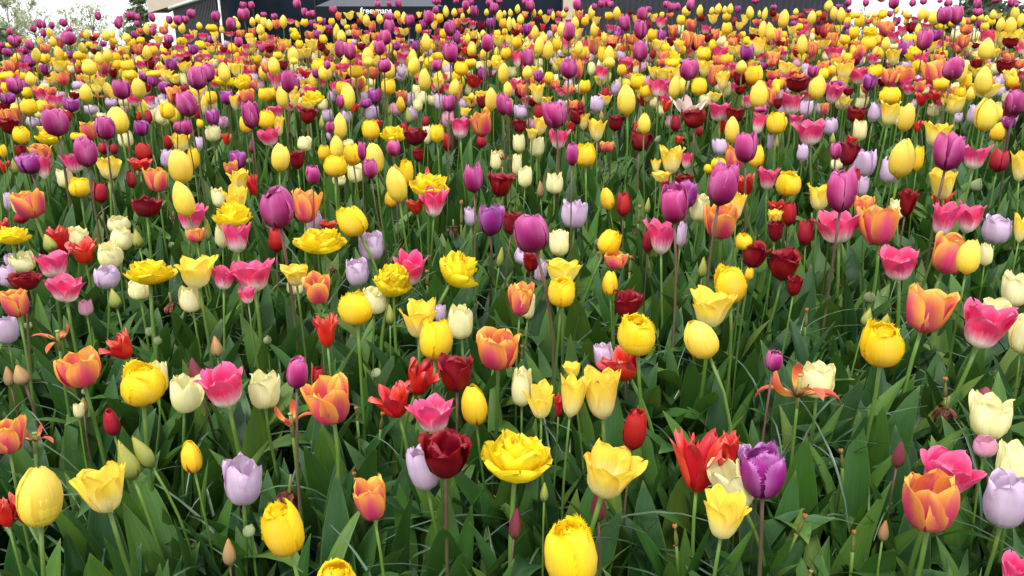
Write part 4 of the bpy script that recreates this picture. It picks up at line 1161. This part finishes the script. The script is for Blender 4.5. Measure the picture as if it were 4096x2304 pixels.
# ------------------------------------------------------------------ labels: what stands beside each flower sets it apart
def make_labels():
    one = [f for f in FLOWERS if f.single]
    for f in one:
        f.nb = {}
        for side in ('left', 'right', 'above', 'below'):
            best, bd = None, 1e9
            for g in one:
                if g is f or g.k == 'a':
                    continue
                dx, dy = g.px - f.px, g.py - f.py
                reach = 2.6 * (f.pw + g.pw) / 2 + 40
                if side in ('left', 'right'):
                    ok = abs(dy) < .9 * (f.ph + g.ph) / 2 and (dx < -.25 * f.pw if side == 'left' else dx > .25 * f.pw)
                else:
                    ok = abs(dx) < .7 * (f.pw + g.pw) / 2 and (dy < -.3 * f.ph if side == 'above' else dy > .3 * f.ph)
                d = math.hypot(dx, dy)
                if ok and d < reach and d < bd:
                    best, bd = g, d
            if best:
                f.nb[side] = best.k
        f.row = ['front', 'lower', 'middle', 'upper'][0 if f.py > 1750 else 1 if f.py > 1250 else 2 if f.py > 800 else 3]
        f.col = ['far left', 'left', 'centre', 'right', 'far right'][min(4, int(f.px / 820))]
    word = lambda k: SHORT[k] + ('' if k in 'bntqha' else ' one')
    an = lambda s: ('an ' if s[0] in 'aeiou' else 'a ') + s

    def phrase(f, sides):
        out = []
        for s in sides:
            out.append({'left': 'right of ', 'right': 'left of ', 'above': 'below ', 'below': 'above '}[s] + an(word(f.nb[s])))
        return ' and '.join(out)

    used = {}
    for f in one:
        same = [g for g in one if g.k == f.k and g is not f]
        f.label = None
        opts = list(f.nb)
        combos = [()] + [(a,) for a in opts] + [(a, b) for i, a in enumerate(opts) for b in opts[i + 1:]]
        cand = []
        for zone in ('', 'row', 'both'):
            for c in combos:
                if not c and zone != 'both':
                    continue
                cand.append((c, zone))
        if f.nb == {}:
            cand = [((), 'both')]
        def true_of(g, c, zone):
            return all(g.nb.get(s) == f.nb[s] for s in c) and (zone == '' or g.row == f.row) and (zone != 'both' or g.col == f.col)
        for c, zone in cand:
            if not any(true_of(g, c, zone) for g in same):
                bits = SAY[f.k]
                if c:
                    bits += ' ' + phrase(f, c)
                if zone == 'row':
                    bits += ', ' + f.row + ' rows'
                elif zone == 'both':
                    bits += ', ' + f.row + ' rows ' + f.col
                if 4 <= len(bits.split()) <= 16:
                    f.label = bits
                    break
        if f.label is None:
            mates = sorted([g for g in one if g.k == f.k and g.row == f.row and g.col == f.col], key=lambda g: -g.area)
            i = mates.index(f)
            o = ['largest', 'second largest', 'third largest', 'fourth largest', 'fifth largest', 'sixth largest', 'seventh largest', 'eighth largest', 'ninth largest', 'tenth largest'][min(i, 9)]
            f.label = o + ' ' + SAY[f.k] + ', ' + f.row + ' rows ' + f.col
        f.label = f.label[0].upper() + f.label[1:] if False else f.label


make_labels()


# ------------------------------------------------------------------ planting
def frame_at(f):
    """Matrix of the bloom: foot, lean, size."""
    r = f.r
    lean = math.radians(f.lean + r.gauss(0, 4 if f.k not in 'R' else 9))
    nod = math.radians(r.gauss(0, 4))
    if f.k in 'bnt' or f.k == 'S':
        nod *= .5
    M = Matrix.Rotation(lean, 4, 'Y') @ Matrix.Rotation(nod, 4, 'X')
    up = np.array((M @ Vector((0, 0, 1))).to_3d())
    foot = f.c - up * f.hgt * .5
    return M, foot, up


def stem_points(f, foot, up):
    r = f.r
    gx, gy = foot[0] - up[0] * .15 + r.gauss(0, .012), foot[1] - up[1] * .15 + r.gauss(0, .012)
    gz = float(ground(gx, gy))
    p0, p3 = np.array([gx, gy, gz - .01]), foot
    L = p3[2] - p0[2]
    p1 = p0 + np.array([r.gauss(0, .012), r.gauss(0, .012), L * .4])
    p2 = p3 - up * L * .38
    t = np.linspace(0, 1, 8)[:, None]
    return (1 - t) ** 3 * p0 + 3 * t * (1 - t) ** 2 * p1 + 3 * t * t * (1 - t) * p2 + t ** 3 * p3


def stem_rad(f):
    return float(np.clip(f.w * .055, .0022, .0046)) if f.k in TULIPS else float(np.clip(f.w * .09, .0018, .0036))


def add_leaves(f, root, base, n):
    r = f.r
    for i in range(n):
        me = LEAF_ME[r.randrange(NLEAF)]
        o = bpy.data.objects.new('leaf', me)
        link(o, root)
        L = r.uniform(.19, .31) * (1 if f.k in TULIPS else .85)
        o.location = (r.gauss(0, .008), r.gauss(0, .008), -.005)
        o.rotation_euler = (r.gauss(0, .08), r.gauss(0, .08), r.uniform(0, 6.28))
        o.scale = (L, L, L)


def plant_tulip(f, near):
    M, foot, up = frame_at(f)
    pts = stem_points(f, foot, up)
    base = pts[0] + np.array([0, 0, .01])
    root = empty(NAME[f.k], base)
    tag(root, f.label, CAT[f.k], GROUP[f.k])
    mb = MB()
    tube(mb, pts - base, np.linspace(1.15, .9, len(pts)) * stem_rad(f), 8 if near else 5)
    mb.obj('stem', STEM_P if f.k in 'PVn' or (f.k in 'TMt' and f.r.random() < .6) else STEM_G, root)
    r = f.r
    var = r.randrange(10)
    T = Matrix.Translation(Vector(foot - base)) @ M
    spin = r.uniform(0, 6.28)
    S = Matrix.Diagonal((f.w, f.w, f.hgt, 1))
    if near and f.k != 'D':
        mb = MB()
        pistil_mb(mb)
        o = mb.obj('pistil', PISTIL, root)
        o.matrix_local = T @ Matrix.Diagonal((f.hgt * .55, f.hgt * .55, f.hgt * (.5 if f.k in 'bntYS' else .8), 1))
        for p in range(6 + (3 if f.k in 'MFR' else 0)):
            inner = p % 2 if p < 6 else 1
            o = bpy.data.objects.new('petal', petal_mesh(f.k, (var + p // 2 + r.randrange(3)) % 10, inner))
            link(o, root)
            op = r.gauss(0, .045 if f.k in 'YSPTFL' else .075) + OPEN[f.k] * r.uniform(-.4, 1.4)
            if f.k in 'bnt':
                op = r.gauss(0, .012)
            A = Matrix.Rotation(spin + p * math.pi / 3 + r.gauss(0, .07), 4, 'Z') @ Matrix.Rotation(op, 4, 'Y')
            q = 1.0 if p < 6 else r.uniform(.5, .8)
            o.matrix_local = T @ S @ A @ Matrix.Diagonal((q, q, r.uniform(*((.88, 1.07) if f.k in 'FPVMGKO' else (.94, 1.05))) * (1 if p < 6 else .97), 1))
    elif near:
        for a, arr in double_layers(int(f.px)):
            mb = MB()
            mb.add(*arr)
            o = mb.obj('petal', PM['D'], root)
            o.matrix_local = T @ Matrix.Diagonal((f.w, f.w, f.hgt, 1)) @ Matrix.Rotation(a + spin, 4, 'Z')
    else:
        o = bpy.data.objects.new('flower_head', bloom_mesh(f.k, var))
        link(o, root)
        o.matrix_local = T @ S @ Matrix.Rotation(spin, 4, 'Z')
    add_leaves(f, root, base, 2 if near else 1)
    return root


def strip_petal(seed, curl, L=1.0, W=.2, start=None):
    """A loose spent petal: starts at the origin, goes up and out along +x and curls at its end."""
    r = random.Random(seed)
    nt, ns = 9, 4
    c = np.zeros(3)
    V, UV, F = [], [], []
    be = r.uniform(.15, .95) if start is None else start
    ph = r.uniform(0, 6)
    for i in range(nt + 1):
        t = i / nt
        b = be + curl * max(0, t - .35) ** 1.3
        d = np.array([math.sin(b), 0, math.cos(b)])
        n = np.array([-math.cos(b), 0, math.sin(b)])
        if i:
            c = c + d * L / nt
        wp = (.35 + .65 * math.sin(min(1, t / .5) * math.pi / 2)) * (1 - max(0, (t - .6) / .4) ** 2.2) ** .6
        for j in range(ns + 1):
            s = -1 + 2 * j / ns
            V.append(c + W * max(wp, .05) * (np.array([0, 1, 0]) * s * .85 + n * (.5 * s * s + .12 * math.sin(7 * t + ph + 2 * s))))
            UV.append((j / ns, t))
    for i in range(nt):
        for j in range(ns):
            q = i * (ns + 1) + j
            F.append((q, q + 1, q + ns + 2, q + ns + 1))
    return np.array(V), F, np.array(UV)


def plant_other(f):
    r = f.r
    if f.k == 'a':
        mb = MB()
        V, F, UV = strip_petal(int(f.px), .8, 1.0, .36)
        V = np.stack([V[:, 0], V[:, 1], V[:, 2] * .5], -1)
        mb.add(V * f.w, F, UV)
        o = mb.obj('fallen_petal', PM['d'] if r.random() < .5 else PM['R'])
        o.location = f.c - np.array([f.w * .4, 0, f.w * .2])
        o.rotation_euler = (r.uniform(-.3, .3), 0, r.uniform(-.6, .6))
        return tag(o, f.label, CAT['a'], GROUP['a'])
    M, foot, up = frame_at(f)
    pts = stem_points(f, foot, up)
    base = pts[0] + np.array([0, 0, .01])
    root = empty(NAME[f.k], base)
    tag(root, f.label, CAT[f.k], GROUP[f.k])
    T = Matrix.Translation(Vector(foot - base)) @ M
    if f.k == 'q':
        # the stem hooks over and the bud hangs its head beside a wrapped leaf
        R = f.w * .42
        hook = [foot - base, foot - base + np.array([0, 0, f.hgt * .55]), foot - base + np.array([R * .2, -R * .2, f.hgt * .8])]
        P = np.concatenate([pts[:-1] - base, hook])
        mb = MB()
        tube(mb, P, .0026, 6)
        mb.obj('stem', STEM_G, root)
        mb = MB()
        for p in range(6):
            V, F, UV = petal('b', p + int(f.px), 7, 5, p % 2)
            mb.add(rotz(V, p * math.pi / 3), F, UV)
        o = mb.obj('bud', BUDSKIN, root)
        o.matrix_local = Matrix.Translation(Vector(foot - base + np.array([0, -R * .3, f.hgt * .25]))) @ Matrix.Rotation(r.uniform(-.5, .5), 4, 'Y') @ Matrix.Rotation(.6, 4, 'X') @ Matrix.Diagonal((f.w * .8, f.w * .8, f.hgt * .85, 1))
        o = bpy.data.objects.new('leaf', LEAF_ME[r.randrange(4)])
        link(o, root)
        o.location = foot - base - np.array([0, 0, f.hgt * .8])
        o.rotation_euler = (0, 0, r.uniform(0, 6.28))
        o.scale = (f.hgt * 1.5,) * 3
    else:
        mb = MB()
        tube(mb, pts - base, np.linspace(1.1, .9, len(pts)) * .0032, 7)
        mb.obj('stem', STEM_G, root)
    if f.k == 'w':
        n = 4 if f.area < 40000 else 5
        mb = MB()
        tube(mb, [(0, 0, -.02), (0, 0, f.hgt * .3), (0, 0, f.hgt * .62)], [.0035, .0042, .003], 7)
        blob(mb, (0, 0, f.hgt * .62), (.0055, .0055, .0025), 6, 4)
        o = mb.obj('pistil', PISTIL, root)
        o.matrix_local = T
        for k in range(4):
            mb = MB()
            a = k * 1.57 + r.uniform(0, 1)
            q = np.array([math.cos(a), math.sin(a), 0]) * .012
            tube(mb, [(0, 0, 0), q + (0, 0, f.hgt * .18), q * 1.6 + (0, 0, f.hgt * .36)], [.0009, .0009, .0013], 4)
            o = mb.obj('stamen', STAMEN, root)
            o.matrix_local = T
        for k in range(n):
            mb = MB()
            L = max(f.hgt, f.w * .85) * r.uniform(.85, 1.1)
            mb.add(*strip_petal(int(f.px) + k, r.choice((-1, 1)) * r.uniform(1.2, 3.6), L, L * .135, r.uniform(.75, 1.45)))
            o = mb.obj('petal', PM['w'], root)
            o.matrix_local = T @ Matrix.Rotation(k * 2 * math.pi / n + r.uniform(-.35, .35), 4, 'Z')
    elif f.k == 'd':
        mb = MB()
        tube(mb, [(0, 0, 0), (0, 0, f.hgt * .5), (0, 0, f.hgt * .95)], [.003, .0036, .0028], 6)
        o = mb.obj('pistil', POD, root)
        o.matrix_local = T
        for k in range(6):
            mb = MB()
            V, F, UV = strip_petal(int(f.px) * 3 + k, 1.6, f.hgt * r.uniform(.5, .85), f.hgt * .13)
            mb.add(V + np.random.default_rng(k).normal(0, f.hgt * .022, V.shape), F, UV)
            o = mb.obj('petal', PM['d'], root)
            o.matrix_local = T @ Matrix.Translation((0, 0, f.hgt * .4)) @ Matrix.Rotation(k * 1.05 + r.uniform(-.4, .4), 4, 'Z') @ Matrix.Rotation(r.uniform(1.3, 2.0), 4, 'Y')
    elif f.k == 'h':
        mb = MB()
        V, F, UV = [], [], []
        n = 9
        rr = f.w * .34
        for i in range(8):
            t = i / 7
            q = rr * (.55 + .45 * math.sin(math.pi * min(1, t * 1.15))) * (1 - .45 * t)
            for k in range(n):
                a = 2 * math.pi * k / n
                s = q * (1 + .22 * math.cos(3 * a))
                V.append((s * math.cos(a), s * math.sin(a), f.hgt * .8 * t))
                UV.append((k / n, t))
        for i in range(7):
            for k in range(n):
                F.append((i * n + k, i * n + (k + 1) % n, (i + 1) * n + (k + 1) % n, (i + 1) * n + k))
        F.append(tuple(range(n))[::-1])
        mb.add(V, F, UV)
        o = mb.obj('seed_pod', POD, root)
        o.matrix_local = T
        mb = MB()
        for k in range(3):
            a = k * 2.09 + .4
            blob(mb, (math.cos(a) * rr * .5, math.sin(a) * rr * .5, f.hgt * .85), (rr * .62, rr * .62, f.hgt * .10), 6, 4)
        o = mb.obj('stigma', STIGMA, root)
        o.matrix_local = T
        for k in range(2):
            mb = MB()
            mb.add(*strip_petal(int(f.px) + k + 9, 3.2, f.w * .55, f.w * .10))
            o = mb.obj('dry_stamen', STIGMA, root)
            o.matrix_local = T @ Matrix.Rotation(k * 2.4 + r.uniform(0, 2), 4, 'Z') @ Matrix.Rotation(1.2, 4, 'Y')
    add_leaves(f, root, base, 1)
    return root


NEAR = sorted((f for f in FLOWERS if f.single and f.k in TULIPS), key=lambda f: -f.area)
near_ids = {id(f) for f in NEAR[:200]}
for f in FLOWERS:
    if not f.single:
        continue
    if f.k in TULIPS:
        plant_tulip(f, id(f) in near_ids)
    elif f.k in 'bnt':
        plant_tulip(f, f.area > 1400)
    else:
        plant_other(f)

# ------------------------------------------------------------------ the many small tulips up to the crest of the bed: one mass
MATS = list(PM.keys())
FARM = [PM[k] for k in MATS] + [STEM_G, STEM_P]
far = MB()
for f in FLOWERS:
    if f.single or f.k in 'a':
        continue
    k = f.k if f.k in KIND or f.k == 'D' else ('b' if f.k in 'qh' else 'R')
    M, foot, up = frame_at(f)
    A = bloom_arrays(k, f.r.randrange(5), 2 if f.area < 2500 else 1)
    V, F, UV, _ = A.arrays()
    Mx = Matrix.Translation(Vector(foot)) @ M @ Matrix.Diagonal((f.w, f.w, f.hgt, 1)) @ Matrix.Rotation(f.r.uniform(0, 6.28), 4, 'Z')
    far.add(xf(V, Mx), F, UV, MATS.index(k))
    tube(far, stem_points(f, foot, up)[::2 if f.area < 1500 else 1], stem_rad(f), 4, len(MATS) + (1 if k in 'PV' else 0), False)
# a scatter of further flowers just over the crest and in the back rows, in the same mix
kinds = 'YYFFGGGOOKKKKLLLCCCEM'
for i in range(3250):
    y = random.uniform(3.6, 7.4) if i < 1700 else random.uniform(5.2, 6.7)
    x = random.uniform(-1, 1) * (y * .66 + .6)
    if i >= 2900:
        y, x = random.uniform(5.2, 6.6), random.uniform(-1.9, -.3)
    elif i >= 2500:                # the bed goes on to both sides of the view
        y = random.uniform(1.0, 6.5)
        x = random.choice((-1, 1)) * (y * .68 + random.uniform(.08, 1.0))
    k = random.choice(kinds)
    if k == 'P' and random.random() < .6:
        continue
    h = HGT[k] * random.uniform(.82, .96) - (.10 if k in 'YP' else 0) - (0 if y < 5.2 else .14 if -1.7 < x < -.4 else .07)
    if 1700 <= i < 2500:
        h -= .05
    if i >= 2900:
        h -= .01
    w = .052 * random.uniform(.85, 1.1)
    hh = w * {'Y': 1.55, 'P': 1.35, 'M': .8, 'K': .95, 'G': .95, 'T': 1.4}.get(k, 1.1)
    g = float(ground(x, y))
    foot = np.array([x, y, g + h - hh / 2])
    V, F, UV, _ = bloom_arrays(k, random.randrange(5), 2).arrays()
    Mx = Matrix.Translation(Vector(foot)) @ Matrix.Rotation(random.gauss(0, .08), 4, 'Y') @ Matrix.Diagonal((w, w, hh, 1)) @ Matrix.Rotation(random.uniform(0, 6.28), 4, 'Z')
    far.add(xf(V, Mx), F, UV, MATS.index(k))
    tube(far, [(x, y, g), (x, y, g + h * .5), tuple(foot)], .003, 4, len(MATS) + (1 if k in 'PV' else 0), False)
o = far.obj('far_tulips', FARM)
tag(o, 'dense mass of mixed small tulips up the back of the bed', 'tulips', None, 'stuff')

# ------------------------------------------------------------------ foliage between the flowers
fol = MB()
LO = [leaf_arrays(s, 7, 2) for s in range(40, 60)]
cnt = 0


def in_bed(y, m=1.0):
    return (random.uniform(-1, 1)) * (y * .66 + m)


for i in range(14500):
    y = math.sqrt(random.uniform(.55 ** 2, 7.4 ** 2)) if i < 9000 else random.uniform(.55, 3.4)
    x = in_bed(y)
    L = random.uniform(.17, .34)
    V, F, UV = random.choice(LEAF_A if y < 2.2 else LO)
    M = Matrix.Translation((x, y, float(ground(x, y)) - .01)) @ Matrix.Rotation(random.uniform(0, 6.28), 4, 'Z') @ Matrix.Rotation(random.gauss(.04, .14), 4, 'Y') @ Matrix.Diagonal((L, L * random.uniform(.9, 1.5), L, 1))
    fol.add(xf(V, M), F, UV)
o = fol.obj('tulip_foliage', LEAF)
tag(o, 'dense green tulip leaves filling the bed between the flowers', 'foliage', None, 'stuff')

wir = MB()
for i in range(2100):
    y = math.sqrt(random.uniform(.55 ** 2, 4.6 ** 2)) if i < 1200 else random.uniform(.6, 2.4)
    x = in_bed(y)
    L = random.uniform(.18, .36)
    a, w = random.uniform(0, 6.28), random.uniform(.0017, .0034)
    b, cu = random.uniform(.2, .8), random.uniform(.9, 2.4)
    c = np.array([x, y, float(ground(x, y)) + random.uniform(.02, .16)])
    V, UV, F = [], [], []
    side = np.array([-math.sin(a), math.cos(a), 0])
    for k in range(8):
        t = k / 7
        be = b + cu * t
        d = np.array([math.sin(be) * math.cos(a), math.sin(be) * math.sin(a), math.cos(be)])
        if k:
            c = c + d * L / 7
        ww = w * (1 - .8 * t ** 3)
        dn = np.array([0, 0, .35 * ww])
        V += [c - side * ww + dn, c - dn, c + side * ww + dn]
        UV += [(0, t), (.5, t), (1, t)]
    for k in range(7):
        for j in range(2):
            q = k * 3 + j
            F.append((q, q + 1, q + 4, q + 3))
    wir.add(V, F, UV)
o = wir.obj('wiry_grass', BLADE)
tag(o, 'thin dark wiry blades arching through the tulip leaves', 'grass', None, 'stuff')
